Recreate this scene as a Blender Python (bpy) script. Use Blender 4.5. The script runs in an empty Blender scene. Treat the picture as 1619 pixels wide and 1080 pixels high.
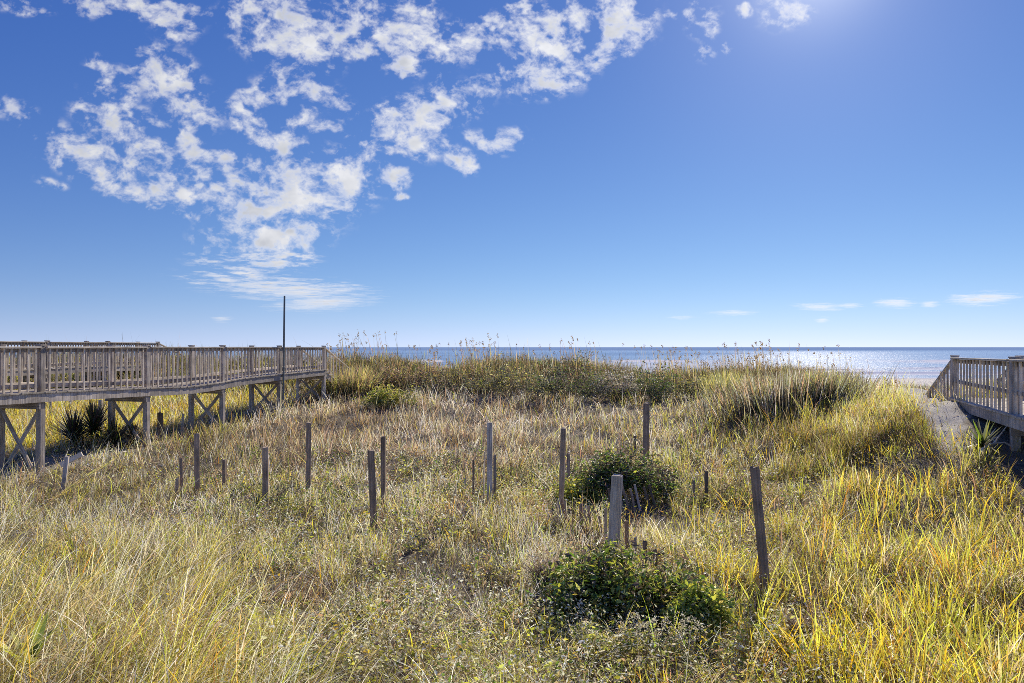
import bpy, math, random
import numpy as np
from mathutils import Vector, Matrix, Quaternion

random.seed(11)
rng = np.random.default_rng(11)
scene = bpy.context.scene
COL = scene.collection
EYE = 2.8            # eye height above the dune hollow, metres
F = 1075.0           # focal length in photo pixels (1619 wide), used to turn measurements into metres

SUN_EL, SUN_AZ = math.radians(28.4), math.radians(24.2)   # azimuth to the right of the view (+Y)
SUN = Vector((math.sin(SUN_AZ) * math.cos(SUN_EL), math.cos(SUN_AZ) * math.cos(SUN_EL), math.sin(SUN_EL)))

# ------------------------------------------------------------------ noise
def _hash(ix, iy, seed):
    n = (ix.astype(np.int64) * 374761393 + iy.astype(np.int64) * 668265263 + seed * 1442695041) & 0xFFFFFFFF
    n = ((n ^ (n >> 13)) * 1274126177) & 0xFFFFFFFF
    n = (n ^ (n >> 16)) & 0xFFFFFFFF
    return n / 4294967295.0

def vnoise(x, y, seed=0):
    x = np.asarray(x, float); y = np.asarray(y, float)
    ix = np.floor(x); iy = np.floor(y); fx = x - ix; fy = y - iy
    fx = fx * fx * fx * (fx * (fx * 6 - 15) + 10); fy = fy * fy * fy * (fy * (fy * 6 - 15) + 10)
    a = _hash(ix, iy, seed); b = _hash(ix + 1, iy, seed); c = _hash(ix, iy + 1, seed); d = _hash(ix + 1, iy + 1, seed)
    return (a * (1 - fx) + b * fx) * (1 - fy) + (c * (1 - fx) + d * fx) * fy

def fbm(x, y, octaves=4, seed=0, gain=0.5):
    s = 0; amp = 1.0; tot = 0
    for o in range(octaves):
        s = s + amp * vnoise(x * 2 ** o + 17.3 * o, y * 2 ** o - 9.1 * o, seed + o)
        tot += amp; amp *= gain
    return s / tot

def sstep(a, b, x):
    t = np.clip((np.asarray(x, float) - a) / (b - a), 0, 1)
    return t * t * (3 - 2 * t)

# ------------------------------------------------------------------ terrain
CREST_X = [-60, -25, -19, -13, -9.8, -6.6, -3.8, -1, 2.8, 5, 7.6, 10.8, 13.6, 16.5, 19, 24, 60]
CREST_Z = [1.7, 1.9, 1.9, 1.75, 1.75, 1.80, 1.35, 1.65, 1.72, 1.45, 1.10, 1.22, 1.34, 0.95, 0.55, 0.5, 0.6]
LOW_Y = [-50, 0, 8, 14, 18, 22, 27, 34, 46, 60, 75, 95, 130, 400, 40000]
LOW_Z = [0.0, -0.05, 0, 0.0, 0.12, 0.36, 0.72, 0.6, 0.2, -0.5, -1.0, -1.55, -3.0, -8, -30]
RISE_Y = [-50, 4, 6, 8, 10, 12, 14, 15.5, 18, 22, 28, 34, 60]
RISE_Z = [0.2, 0.25, 0.35, 0.52, 0.80, 1.06, 1.34, 1.50, 1.30, 0.68, 0.28, 0.0, 0]

def ground(x, y):
    x = np.asarray(x, float); y = np.asarray(y, float)
    h = np.interp(y, LOW_Y, LOW_Z)
    bump = sstep(27, 34.5, y) * (1 - sstep(36, 46, y))
    h = h + (np.interp(x, CREST_X, CREST_Z) - 0.6) * bump
    h = h + sstep(3.0, 10.5, x) * np.interp(y, RISE_Y, RISE_Z)
    pc = np.interp(y, [10, 12, 13.5, 15.5, 18], [7.6, 7.85, 8.6, 9.65, 11.1])
    h = h + (1 - sstep(0.4, 1.2, np.abs(x - pc))) * np.interp(y, [10.4, 12.8, 13.6, 15.5, 16.5], [0, 0.10, 0.08, 0.0, 0])
    near = 1 - sstep(50, 90, y)
    h = h + near * (0.34 * (fbm(x * 0.35, y * 0.35, 3, 5) - 0.5) + 0.10 * (fbm(x * 1.7, y * 1.7, 2, 8) - 0.5))
    return h

def gz(x, y):
    return float(ground(np.array([x]), np.array([y]))[0])

def hit(u, v):
    """ground point seen at a photo pixel: march along the line of sight"""
    d = np.arange(4.5, 60, 0.05)
    x = (u - 810) / F * d; z = EYE - (v - 549) / F * d
    k = np.nonzero(ground(x, d) >= z)[0]
    k = k[0] if len(k) else len(d) - 1
    return float(x[k]), float(d[k])

def sight(x, y, z):
    return 810 + F * x / y, 549 + F * (EYE - z) / y

# ------------------------------------------------------------------ node helpers
def mat(name):
    m = bpy.data.materials.new(name); m.use_nodes = True
    nt = m.node_tree; nt.nodes.clear()
    out = nt.nodes.new('ShaderNodeOutputMaterial')
    return m, nt, out

def N(nt, t, **kw):
    n = nt.nodes.new(t)
    for k, v in kw.items():
        if hasattr(n, k) and k not in n.inputs.keys():
            setattr(n, k, v)
        else:
            n.inputs[k].default_value = v
    return n

def ramp(nt, fac, stops):
    n = nt.nodes.new('ShaderNodeValToRGB')
    els = n.color_ramp.elements
    while len(els) < len(stops): els.new(0.5)
    for e, (p, c) in zip(els, stops):
        e.position = p; e.color = (*c, 1) if len(c) == 3 else c
    nt.links.new(fac, n.inputs[0]); return n

def wood_material(name, dark, mid, light, rough=0.85):
    """weathered timber; grain runs along the piece's own long axis (local Z)"""
    m, nt, out = mat(name); L = nt.links.new
    tc = N(nt, 'ShaderNodeTexCoord'); oi = N(nt, 'ShaderNodeObjectInfo')
    mp = N(nt, 'ShaderNodeMapping'); mp.inputs['Scale'].default_value = (34, 34, 1.6)
    add = N(nt, 'ShaderNodeVectorMath', operation='ADD')
    L(tc.outputs['Object'], add.inputs[0])
    mul = N(nt, 'ShaderNodeVectorMath', operation='SCALE'); mul.inputs['Scale'].default_value = 37.0
    cmb = N(nt, 'ShaderNodeCombineXYZ')
    for i in range(3): L(oi.outputs['Random'], cmb.inputs[i])
    L(cmb.outputs[0], mul.inputs[0]); L(mul.outputs[0], add.inputs[1]); L(add.outputs[0], mp.inputs['Vector'])
    n1 = N(nt, 'ShaderNodeTexNoise', Scale=1.0, Detail=5.0, Roughness=0.65)
    L(mp.outputs[0], n1.inputs['Vector'])
    n2 = N(nt, 'ShaderNodeTexNoise', Scale=3.0, Detail=4.0, Roughness=0.6)
    L(add.outputs[0], n2.inputs['Vector'])
    r = ramp(nt, n1.outputs[0], [(0.30, dark), (0.50, mid), (0.72, light)])
    r2 = ramp(nt, n2.outputs[0], [(0.35, (0.62, 0.60, 0.56)), (0.65, (1.15, 1.12, 1.08))])
    mx = N(nt, 'ShaderNodeMix', data_type='RGBA', blend_type='MULTIPLY'); mx.inputs[0].default_value = 1
    L(r.outputs[0], mx.inputs[6]); L(r2.outputs[0], mx.inputs[7])
    hs = N(nt, 'ShaderNodeHueSaturation')
    mr = N(nt, 'ShaderNodeMapRange'); mr.inputs['To Min'].default_value = 0.72; mr.inputs['To Max'].default_value = 1.25
    L(oi.outputs['Random'], mr.inputs[0]); L(mr.outputs[0], hs.inputs['Value']); L(mx.outputs[2], hs.inputs['Color'])
    b = N(nt, 'ShaderNodeBsdfPrincipled', Roughness=rough)
    L(hs.outputs[0], b.inputs['Base Color'])
    bp = N(nt, 'ShaderNodeBump', Strength=0.5, Distance=0.01); L(n1.outputs[0], bp.inputs['Height']); L(bp.outputs[0], b.inputs['Normal'])
    L(b.outputs[0], out.inputs[0]); return m

def leaf_material(name, trans=0.45, gloss=0.06, boost=1.25):
    m, nt, out = mat(name); L = nt.links.new
    at = N(nt, 'ShaderNodeAttribute', attribute_name='Col')
    df = N(nt, 'ShaderNodeBsdfDiffuse'); tr = N(nt, 'ShaderNodeBsdfTranslucent')
    hs = N(nt, 'ShaderNodeHueSaturation', Saturation=1.08, Value=boost)
    L(at.outputs['Color'], df.inputs[0]); L(at.outputs['Color'], hs.inputs['Color']); L(hs.outputs[0], tr.inputs[0])
    mx = N(nt, 'ShaderNodeMixShader'); mx.inputs[0].default_value = trans
    L(df.outputs[0], mx.inputs[1]); L(tr.outputs[0], mx.inputs[2])
    gl = N(nt, 'ShaderNodeBsdfGlossy', Roughness=0.42); gl.inputs[0].default_value = (0.9, 0.88, 0.8, 1)
    m2 = N(nt, 'ShaderNodeMixShader'); m2.inputs[0].default_value = gloss
    L(mx.outputs[0], m2.inputs[1]); L(gl.outputs[0], m2.inputs[2]); L(m2.outputs[0], out.inputs[0])
    return m

WOOD_GREY = wood_material('weathered_grey_wood', (0.25, 0.208, 0.165), (0.54, 0.465, 0.385), (0.76, 0.68, 0.58))
WOOD_PALE = wood_material('bleached_wood', (0.44, 0.365, 0.27), (0.74, 0.645, 0.50), (0.90, 0.81, 0.66))
WOOD_DARK = wood_material('dark_weathered_wood', (0.10, 0.07, 0.046), (0.24, 0.17, 0.115), (0.40, 0.30, 0.215))
WOOD_BROWN = wood_material('brown_stake_wood', (0.20, 0.135, 0.085), (0.42, 0.30, 0.20), (0.64, 0.48, 0.345))
GRASS = leaf_material('grass_blades', 0.60, 0.035, 1.70)
LEAF = leaf_material('shrub_leaves', 0.40, 0.05, 1.4)

# ------------------------------------------------------------------ object helpers
def tag(o, label=None, cat=None, group=None, kind=None):
    if label: o['label'] = label
    if cat: o['category'] = cat
    if group: o['group'] = group
    if kind: o['kind'] = kind
    return o

def empty(name, loc, label, cat, group=None):
    o = bpy.data.objects.new(name, None); o.location = loc; o.empty_display_size = 0.2
    COL.objects.link(o); return tag(o, label, cat, group)

def mesh_np(name, verts, tris, cols=None, smooth=False):
    me = bpy.data.meshes.new(name)
    verts = np.ascontiguousarray(verts, np.float32); tris = np.ascontiguousarray(tris, np.int32)
    k = tris.shape[1]
    me.vertices.add(len(verts)); me.vertices.foreach_set('co', verts.ravel())
    me.loops.add(tris.size); me.loops.foreach_set('vertex_index', tris.ravel())
    me.polygons.add(len(tris)); me.polygons.foreach_set('loop_start', np.arange(0, tris.size, k, dtype=np.int32))
    if cols is not None:
        a = me.color_attributes.new('Col', 'FLOAT_COLOR', 'POINT')
        c = np.ones((len(verts), 4), np.float32); c[:, :cols.shape[1]] = cols
        a.data.foreach_set('color', c.ravel())
    me.update(calc_edges=True)
    me.polygons.foreach_set('use_smooth', np.full(len(tris), smooth))
    return me

def link(name, me, material, parent=None, loc=None):
    o = bpy.data.objects.new(name, me); COL.objects.link(o)
    if material: me.materials.append(material)
    if parent: o.parent = parent
    if loc is not None: o.location = loc
    return o

def box_geo(w, t, l, ch, n=1, wob=0.0, twist=0.0, taper=1.0, z0=0.0):
    """chamfered bar along +Z: octagonal section, n lengthwise segments"""
    hw, ht = w / 2, t / 2; c = min(ch, hw * 0.9, ht * 0.9)
    sec = [(hw - c, -ht), (hw, -ht + c), (hw, ht - c), (hw - c, ht), (-hw + c, ht), (-hw, ht - c), (-hw, -ht + c), (-hw + c, -ht)]
    V = []; Fc = []
    for i in range(n + 1):
        s = i / n; k = 1 + (taper - 1) * s
        ox, oy = (random.uniform(-wob, wob), random.uniform(-wob, wob)) if 0 < i < n else (0, 0)
        a = twist * s; ca, sa = math.cos(a), math.sin(a)
        for (x, y) in sec:
            V.append(((x * ca - y * sa) * k + ox, (x * sa + y * ca) * k + oy, z0 + l * s))
    for i in range(n):
        for j in range(8):
            a, b = i * 8 + j, i * 8 + (j + 1) % 8
            Fc.append((a, b, b + 8, a + 8))
    Fc.append(tuple(range(7, -1, -1))); Fc.append(tuple(range(n * 8, n * 8 + 8)))
    return V, Fc

def frame(d, up):
    z = d.normalized(); x = up.cross(z)
    if x.length < 1e-4: x = Vector((1, 0, 0)).cross(z)
    x.normalize(); y = z.cross(x)
    return Matrix((x, y, z)).transposed()

def beam(name, p0, p1, w, t, material, parent, up=Vector((0, 0, 1)), ch=0.006, n=1, wob=0.0):
    """one squared timber from p0 to p1 as its own mesh part (w across, t along `up`)"""
    p0, p1 = Vector(p0), Vector(p1); d = p1 - p0
    V, Fc = box_geo(w, t, d.length, ch, n, wob)
    me = bpy.data.meshes.new(name); me.from_pydata(V, [], Fc); me.update()
    o = link(name, me, material, parent)
    base = parent.location if parent else Vector()
    o.matrix_local = Matrix.Translation(p0 - base) @ frame(d, up).to_4x4()
    return o

def merged_beams(name, items, material, parent, kind=None):
    """several identical small timbers as one part (for the remainder of a long run)"""
    V = []; Fc = []; base = parent.location
    for (p0, p1, w, t, up) in items:
        p0, p1 = Vector(p0), Vector(p1); d = p1 - p0
        v, f = box_geo(w, t, d.length, 0.004)
        M = Matrix.Translation(p0 - base) @ frame(d, up).to_4x4(); o = len(V)
        V += [tuple(M @ Vector(q)) for q in v]; Fc += [tuple(i + o for i in g) for g in f]
    me = bpy.data.meshes.new(name); me.from_pydata(V, [], Fc); me.update()
    o = link(name, me, material, parent)
    if kind: o['kind'] = kind
    return o

# ------------------------------------------------------------------ blade / leaf geometry (numpy)
def blades(roots, H, W, az, lean, bend, c0, c1, segs=3, face=None, wmax=0.0):
    """curved tapering grass blades -> verts, tris, colours"""
    n = len(roots); K = 2 * segs + 1
    H = np.broadcast_to(H, n).astype(float); W = np.broadcast_to(W, n).astype(float)
    az = np.broadcast_to(az, n); lean = np.broadcast_to(lean, n); bend = np.broadcast_to(bend, n)
    if face is None: face = rng.uniform(0, math.pi, n)
    side = np.stack([np.cos(face), np.sin(face), np.zeros(n)], 1)
    P = roots.astype(float).copy(); V = np.zeros((n, K, 3)); C = np.zeros((n, K, 3))
    dirh = np.stack([np.cos(az), np.sin(az)], 1)
    for k in range(segs + 1):
        t = k / segs
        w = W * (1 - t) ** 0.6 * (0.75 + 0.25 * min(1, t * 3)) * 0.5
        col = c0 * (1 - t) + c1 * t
        if k < segs:
            V[:, 2 * k] = P - side * w[:, None]; V[:, 2 * k + 1] = P + side * w[:, None]
            C[:, 2 * k] = col; C[:, 2 * k + 1] = col
            th = lean + bend * (t + 0.5 / segs)
            st = H / segs
            P = P + np.stack([dirh[:, 0] * np.sin(th) * st, dirh[:, 1] * np.sin(th) * st, np.cos(th) * st], 1)
        else:
            V[:, 2 * k] = P; C[:, 2 * k] = col
    T = []
    for k in range(segs - 1):
        a = 2 * k; T += [(a, a + 1, a + 3), (a, a + 3, a + 2)]
    a = 2 * (segs - 1); T.append((a, a + 1, a + 2))
    T = np.array(T, np.int64)
    tris = (T[None] + (np.arange(n) * K)[:, None, None]).reshape(-1, 3)
    return V.reshape(-1, 3), tris, C.reshape(-1, 3), P

def leaves(cen, size, aspect, nrm_up, cols, droop=0.0):
    """folded diamond leaves, random facing; nrm_up biases normals upward"""
    n = len(cen)
    ax = rng.normal(size=(n, 3)); ax[:, 2] = ax[:, 2] * 0.6 + droop; ax /= np.linalg.norm(ax, axis=1)[:, None]
    r = rng.normal(size=(n, 3)); r[:, 2] += nrm_up
    sd = np.cross(ax, r); sd /= np.linalg.norm(sd, axis=1)[:, None] + 1e-9
    nn = np.cross(sd, ax)
    s = np.broadcast_to(size, n)[:, None]; w = s * np.broadcast_to(aspect, n)[:, None]
    V = np.zeros((n, 5, 3))
    V[:, 0] = cen; V[:, 1] = cen + ax * s * 0.45 + sd * w * 0.5 + nn * w * 0.15
    V[:, 2] = cen + ax * s; V[:, 3] = cen + ax * s * 0.45 - sd * w * 0.5 + nn * w * 0.15; V[:, 4] = cen + ax * s * 0.5
    T = np.array([(0, 1, 4), (1, 2, 4), (2, 3, 4), (3, 0, 4)])
    tris = (T[None] + (np.arange(n) * 5)[:, None, None]).reshape(-1, 3)
    C = np.repeat(cols[:, None], 5, 1)
    return V.reshape(-1, 3), tris, C.reshape(-1, 3)

class Geo:
    def __init__(s): s.v = []; s.t = []; s.c = []; s.n = 0
    def add(s, V, T, C, *_):
        s.v.append(V); s.t.append(T + s.n); s.c.append(C); s.n += len(V)
    def build(s, name, material, parent=None, origin=None):
        V = np.concatenate(s.v); 
        if origin is not None: V = V - np.array(origin)
        return link(name, mesh_np(name, V, np.concatenate(s.t), np.clip(np.concatenate(s.c), 0.004, 0.9)), material, parent,
                    None if (origin is None or parent) else origin)

PAL = dict(straw=(0.84, 0.66, 0.31), pale=(0.93, 0.82, 0.54), pink=(0.80, 0.56, 0.36), brown=(0.44, 0.29, 0.165),
           dark=(0.11, 0.080, 0.05), olive=(0.48, 0.44, 0.11), lime=(0.55, 0.565, 0.09), gold=(0.76, 0.545, 0.085),
           green=(0.14, 0.215, 0.035), grey=(0.70, 0.63, 0.51), orange=(0.86, 0.45, 0.11), sea=(0.185, 0.195, 0.115))
PN = list(PAL); PV = np.array([PAL[k] for k in PN])

def pick(weights, n=None, jit=0.22):
    """weights: (n, len) array or dict name -> array/scalar; returns n colours picked with those odds"""
    W = np.zeros((n, len(PN)))
    for k, v in weights.items(): W[:, PN.index(k)] = v
    W = np.maximum(W, 0); W /= W.sum(1)[:, None]
    r = rng.random(n)[:, None]; idx = (np.cumsum(W, 1) < r).sum(1).clip(0, len(PN) - 1)
    c = PV[idx] * np.exp(rng.normal(0, jit, n))[:, None]
    return c * (1 + rng.normal(0, 0.05, (n, 3)))

def log_roots(n, d0, d1, umin=-120, umax=1740, power=0.0):
    """random spots on the ground, denser close by"""
    q = rng.random(n)
    if power == 0: d = d0 * (d1 / d0) ** q
    else: d = (d0 ** power + q * (d1 ** power - d0 ** power)) ** (1 / power)
    u = rng.uniform(umin, umax, n)
    x = (u - 810) / F * d
    return x, d

# where the bare sand path along the right walkway runs
def path_mask(x, y):
    c = np.interp(y, [8, 10, 12, 13.5, 15.5, 18, 22, 30], [7.4, 7.4, 7.85, 8.6, 9.65, 11.1, 13.6, 18])
    w = np.interp(y, [8, 10, 12, 14, 16, 18, 22, 30], [0.1, 0.12, 0.26, 0.40, 0.55, 0.75, 1.5, 3])
    return (1 - sstep(0.75, 1.15, np.abs(x - c) / w + 0.5 * (fbm(x * 1.3, y * 1.3, 3, 31) - 0.5))) * sstep(11.4, 13.4, y)
#%%BODY
# ================================================================== world, sun, camera
VIEW_GAMMA = 1.10     # slightly lifted print, like the photograph's
world = bpy.data.worlds.new('World'); scene.world = world; world.use_nodes = True
wt = world.node_tree; wt.nodes.clear()
wo = wt.nodes.new('ShaderNodeOutputWorld'); bg = wt.nodes.new('ShaderNodeBackground')
sky = wt.nodes.new('ShaderNodeTexSky'); sky.sky_type = 'NISHITA'; sky.sun_disc = False
sky.sun_elevation = SUN_EL; sky.sun_rotation = SUN_AZ
sky.air_density = 1.0; sky.dust_density = 0.06; sky.ozone_density = 5.0; sky.altitude = 0
# grade the physical sky to the photograph's toned-down, deep blue exposure (still driven by the Sky Texture)
wl = wt.links.new
def wmath(op, a, b, c=None):
    n = wt.nodes.new('ShaderNodeMath'); n.operation = op
    for i, q in enumerate((a, b, c)):
        if q is None: continue
        if isinstance(q, (int, float)): n.inputs[i].default_value = q
        else: wl(q, n.inputs[i])
    return n.outputs[0]
ss = wt.nodes.new('ShaderNodeSeparateColor'); wl(sky.outputs[0], ss.inputs[0])
tcw = wt.nodes.new('ShaderNodeTexCoord')
dt = wt.nodes.new('ShaderNodeVectorMath'); dt.operation = 'DOT_PRODUCT'; wl(tcw.outputs['Generated'], dt.inputs[0]); dt.inputs[1].default_value = SUN
dpos = wmath('MAXIMUM', dt.outputs['Value'], 0.0)
glow = wmath('ADD', wmath('MULTIPLY', wmath('POWER', dpos, 380.0), 4.2), wmath('MULTIPLY', wmath('POWER', dpos, 60.0), 0.9))
R_ = wmath('MAXIMUM', wmath('MULTIPLY_ADD', wmath('POWER', ss.outputs[0], 0.90), 0.80, -0.33), 0.2)
G_ = wmath('MAXIMUM', wmath('MULTIPLY_ADD', ss.outputs[1], 0.69, -0.05), 0.4)
B_ = wmath('ADD', wmath('MULTIPLY_ADD', ss.outputs[2], 0.46, 2.4), wmath('MULTIPLY', ss.outputs[0], 0.40))
sz = wt.nodes.new('ShaderNodeSeparateXYZ'); wl(tcw.outputs['Generated'], sz.inputs[0])
hz = wmath('POWER', wmath('SUBTRACT', 1.0, wmath('MAXIMUM', sz.outputs[2], 0.0)), 34.0)          # pale haze low over the sea
R_ = wmath('MULTIPLY_ADD', hz, 1.0, R_); G_ = wmath('MULTIPLY_ADD', hz, 1.9, G_); B_ = wmath('MULTIPLY_ADD', hz, 1.4, B_)
cc = wt.nodes.new('ShaderNodeCombineColor')
wl(wmath('ADD', R_, glow), cc.inputs[0]); wl(wmath('ADD', G_, wmath('MULTIPLY', glow, 0.95)), cc.inputs[1]); wl(wmath('ADD', B_, wmath('MULTIPLY', glow, 0.75)), cc.inputs[2])
gm_ = wt.nodes.new('ShaderNodeGamma'); gm_.inputs[1].default_value = VIEW_GAMMA
wl(cc.outputs[0], gm_.inputs[0]); wl(gm_.outputs[0], bg.inputs[0]); wl(bg.outputs[0], wo.inputs[0])
bg.inputs[1].default_value = 0.1 ** VIEW_GAMMA

sd = bpy.data.lights.new('sun', 'SUN'); sd.energy = 5.0; sd.angle = math.radians(0.6); sd.color = (1.0, 0.91, 0.77)
so = bpy.data.objects.new('sun', sd); COL.objects.link(so)
so.rotation_euler = (-SUN).to_track_quat('-Z', 'Y').to_euler(); so.location = (20, 40, 30)

cd = bpy.data.cameras.new('camera'); cam = bpy.data.objects.new('camera', cd); COL.objects.link(cam)
cd.sensor_width = 36; cd.lens = F / 1619 * 36; cd.clip_start = 0.1; cd.clip_end = 120000
cam.location = (0, 0, EYE); cam.rotation_euler = (math.radians(90) + math.atan(9 / F), 0, 0)
scene.camera = cam
scene.view_settings.view_transform = 'Standard'; scene.view_settings.look = 'None'
scene.view_settings.exposure = 0; scene.view_settings.gamma = VIEW_GAMMA
cy = scene.cycles
cy.max_bounces = 9; cy.diffuse_bounces = 6; cy.glossy_bounces = 2; cy.transmission_bounces = 6; cy.transparent_max_bounces = 8
cy.use_denoising = False
cy.filter_width = 0.8
cy.caustics_reflective = False; cy.caustics_refractive = False
cy.sample_clamp_indirect = 6; cy.sample_clamp_direct = 6

# ================================================================== ground sheet
gx = np.concatenate([-np.geomspace(20000, 46, 26), np.arange(-44, 44.01, 0.22), np.geomspace(46, 20000, 26)])
gy = np.concatenate([[-3000, -800, -200, -60, -20, -8, -3], np.arange(-1, 46, 0.22), np.geomspace(46, 140, 60), np.geomspace(160, 20000, 14)])
GX, GY = np.meshgrid(gx, gy); GZ = ground(GX, GY)
pm = path_mask(GX, GY)
GZ = GZ + 0.30 * pm * (fbm(GX * 0.9, GY * 1.9, 3, 77) - 0.5)
beach = sstep(42, 50, GY + 3 * (fbm(GX * 0.2, GY * 0.2, 3, 3) - 0.5))
blow = sstep(0.60, 0.70, fbm(GX * 0.30 + 4, GY * 0.30, 3, 55)) * sstep(30, 33, GY)          # blown-out sand on the ridge
under = (1 - sstep(0.5, 1.0, np.abs(GX - (-10.9 + 0.2465 * (GY - 15.1))))) * (1 - sstep(18, 20, GY)) * 0.4
sandm = np.clip(np.maximum.reduce([pm * 1.7, beach, blow * 0.8, under]), 0, 1)
ny, nx = GX.shape
I = np.arange(nx * ny).reshape(ny, nx)
Q = np.stack([I[:-1, :-1], I[:-1, 1:], I[1:, 1:], I[1:, :-1]], -1).reshape(-1, 4)
gc = np.repeat(sandm.reshape(-1, 1), 3, 1)
gc[:, 1] = sstep(86, 93, GY).ravel()                                                       # wet sand by the waterline
gm, nt, out = mat('dune_sand'); L = nt.links.new
at = N(nt, 'ShaderNodeAttribute', attribute_name='Col'); sp = N(nt, 'ShaderNodeSeparateColor'); L(at.outputs['Color'], sp.inputs[0])
tc = N(nt, 'ShaderNodeTexCoord')
na = N(nt, 'ShaderNodeTexNoise', Scale=7.0, Detail=8.0, Roughness=0.7); L(tc.outputs['Object'], na.inputs['Vector'])
nb = N(nt, 'ShaderNodeTexNoise', Scale=60.0, Detail=3.0, Roughness=0.7); L(tc.outputs['Object'], nb.inputs['Vector'])
lit = ramp(nt, na.outputs[0], [(0.3, (0.10, 0.075, 0.05)), (0.5, (0.22, 0.17, 0.11)), (0.68, (0.42, 0.34, 0.23))])
snd = ramp(nt, na.outputs[0], [(0.32, (0.40, 0.34, 0.27)), (0.40, (0.88, 0.80, 0.66)), (0.7, (0.95, 0.89, 0.77))])
m1 = N(nt, 'ShaderNodeMix', data_type='RGBA'); L(sp.outputs[0], m1.inputs[0]); L(lit.outputs[0], m1.inputs[6]); L(snd.outputs[0], m1.inputs[7])
m2 = N(nt, 'ShaderNodeMix', data_type='RGBA'); L(sp.outputs[1], m2.inputs[0]); L(m1.outputs[2], m2.inputs[6]); m2.inputs[7].default_value = (0.30, 0.25, 0.20, 1)
b = N(nt, 'ShaderNodeBsdfPrincipled', Roughness=0.95); L(m2.outputs[2], b.inputs['Base Color'])
bp = N(nt, 'ShaderNodeBump', Strength=1.0, Distance=0.08); ad = N(nt, 'ShaderNodeMath', operation='ADD')
L(na.outputs[0], ad.inputs[0]); L(nb.outputs[0], ad.inputs[1]); L(ad.outputs[0], bp.inputs['Height']); L(bp.outputs[0], b.inputs['Normal'])
L(b.outputs[0], out.inputs[0])
tag(link('ground', mesh_np('ground', np.stack([GX, GY, GZ], -1).reshape(-1, 3), Q, gc, True), gm), kind='structure')

# ================================================================== sea
SEA_Z = -1.5
sx = np.concatenate([-np.geomspace(60000, 400, 20), np.linspace(-380, 380, 380), np.geomspace(400, 60000, 20)])
sy = np.concatenate([np.linspace(84, 150, 190), np.geomspace(151, 330, 110), np.geomspace(340, 60000, 40)])
SX, SY = np.meshgrid(sx, sy)
def breaker(y0, amp, width, seed, wav=0.016):
    """one line of surf: a steep little crest that wanders and comes and goes along the shore"""
    c = y0 + 6 * (fbm(SX * wav, SX * 0 + seed, 3, seed) - 0.5) * 2
    q = (SY - c) / width
    on = sstep(0.38, 0.62, fbm(SX * 0.022 + seed, SX * 0 + 3.3, 3, seed + 9))
    return amp * on * np.exp(-np.where(q < 0, q * 2.2, q) ** 2), on * np.exp(-((SY - c + width * 0.5) / (width * 1.1)) ** 2)
sh = np.zeros_like(SX); foam_sparkle = np.zeros_like(SX)
for (y0, amp, wd, sdn) in [(99, .30, 2.2, 3), (112, .40, 3.0, 7), (134, .55, 4.2, 14), (168, .66, 5.5, 21), (205, .55, 7, 33), (124, .35, 2.6, 41)]:
    a, f = breaker(y0, amp, wd, sdn); sh += a; foam_sparkle = np.maximum(foam_sparkle, f * min(1, amp * 1.9))
flk = fbm(SX * 0.05, SX * 0 + 1, 2, 71); foam_sparkle = np.maximum(foam_sparkle, (0.30 + 0.25 * sstep(.45, .6, flk)) * sstep(96, 110, SY) * (1 - sstep(180, 330, SY)))  # scattered white specks paint sun sparkle on the water, mixed with whitecaps
foam_sparkle = np.maximum(foam_sparkle, 0.9 * np.exp(-((SY - 93.5 - 3 * (fbm(SX * 0.03, SX * 0, 3, 2) - 0.5)) / 2.6) ** 2))
sh += 0.10 * (fbm(SX * 0.03, SY * 0.12, 3, 61) - 0.5) * sstep(90, 120, SY)
SZ = SEA_Z + sh
I = np.arange(SX.size).reshape(SX.shape)
Q = np.stack([I[:-1, :-1], I[:-1, 1:], I[1:, 1:], I[1:, :-1]], -1).reshape(-1, 4)
sc_ = np.zeros((SX.size, 3)); sc_[:, 0] = foam_sparkle.ravel(); sc_[:, 2] = sstep(170, 900, SY).ravel(); sc_[:, 1] = sstep(150, 90, SY).ravel() if False else (1 - sstep(92, 190, SY)).ravel()
sm, nt, out = mat('sea_water'); L = nt.links.new
at = N(nt, 'ShaderNodeAttribute', attribute_name='Col'); sp = N(nt, 'ShaderNodeSeparateColor'); L(at.outputs['Color'], sp.inputs[0])
tc = N(nt, 'ShaderNodeTexCoord')
mp = N(nt, 'ShaderNodeMapping'); mp.inputs['Scale'].default_value = (0.20, 0.55, 1); L(tc.outputs['Object'], mp.inputs['Vector'])
w1 = N(nt, 'ShaderNodeTexNoise', Scale=1.0, Detail=7.0, Roughness=0.62); L(mp.outputs[0], w1.inputs['Vector'])
mp2 = N(nt, 'ShaderNodeMapping'); mp2.inputs['Scale'].default_value = (0.004, 0.022, 1); L(tc.outputs['Object'], mp2.inputs['Vector'])
w2 = N(nt, 'ShaderNodeTexNoise', Scale=1.0, Detail=5.0, Roughness=0.6); L(mp2.outputs[0], w2.inputs['Vector'])
deep = ramp(nt, w2.outputs[0], [(0.35, (0.10, 0.19, 0.36)), (0.5, (0.16, 0.27, 0.46)), (0.66, (0.24, 0.35, 0.52))])
shal = N(nt, 'ShaderNodeMix', data_type='RGBA'); L(sp.outputs[1], shal.inputs[0]); L(deep.outputs[0], shal.inputs[6]); shal.inputs[7].default_value = (0.36, 0.46, 0.57, 1)
far = N(nt, 'ShaderNodeMix', data_type='RGBA'); L(sp.outputs[2], far.inputs[0]); L(shal.outputs[2], far.inputs[6]); far.inputs[7].default_value = (0.22, 0.34, 0.54, 1)
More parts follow.
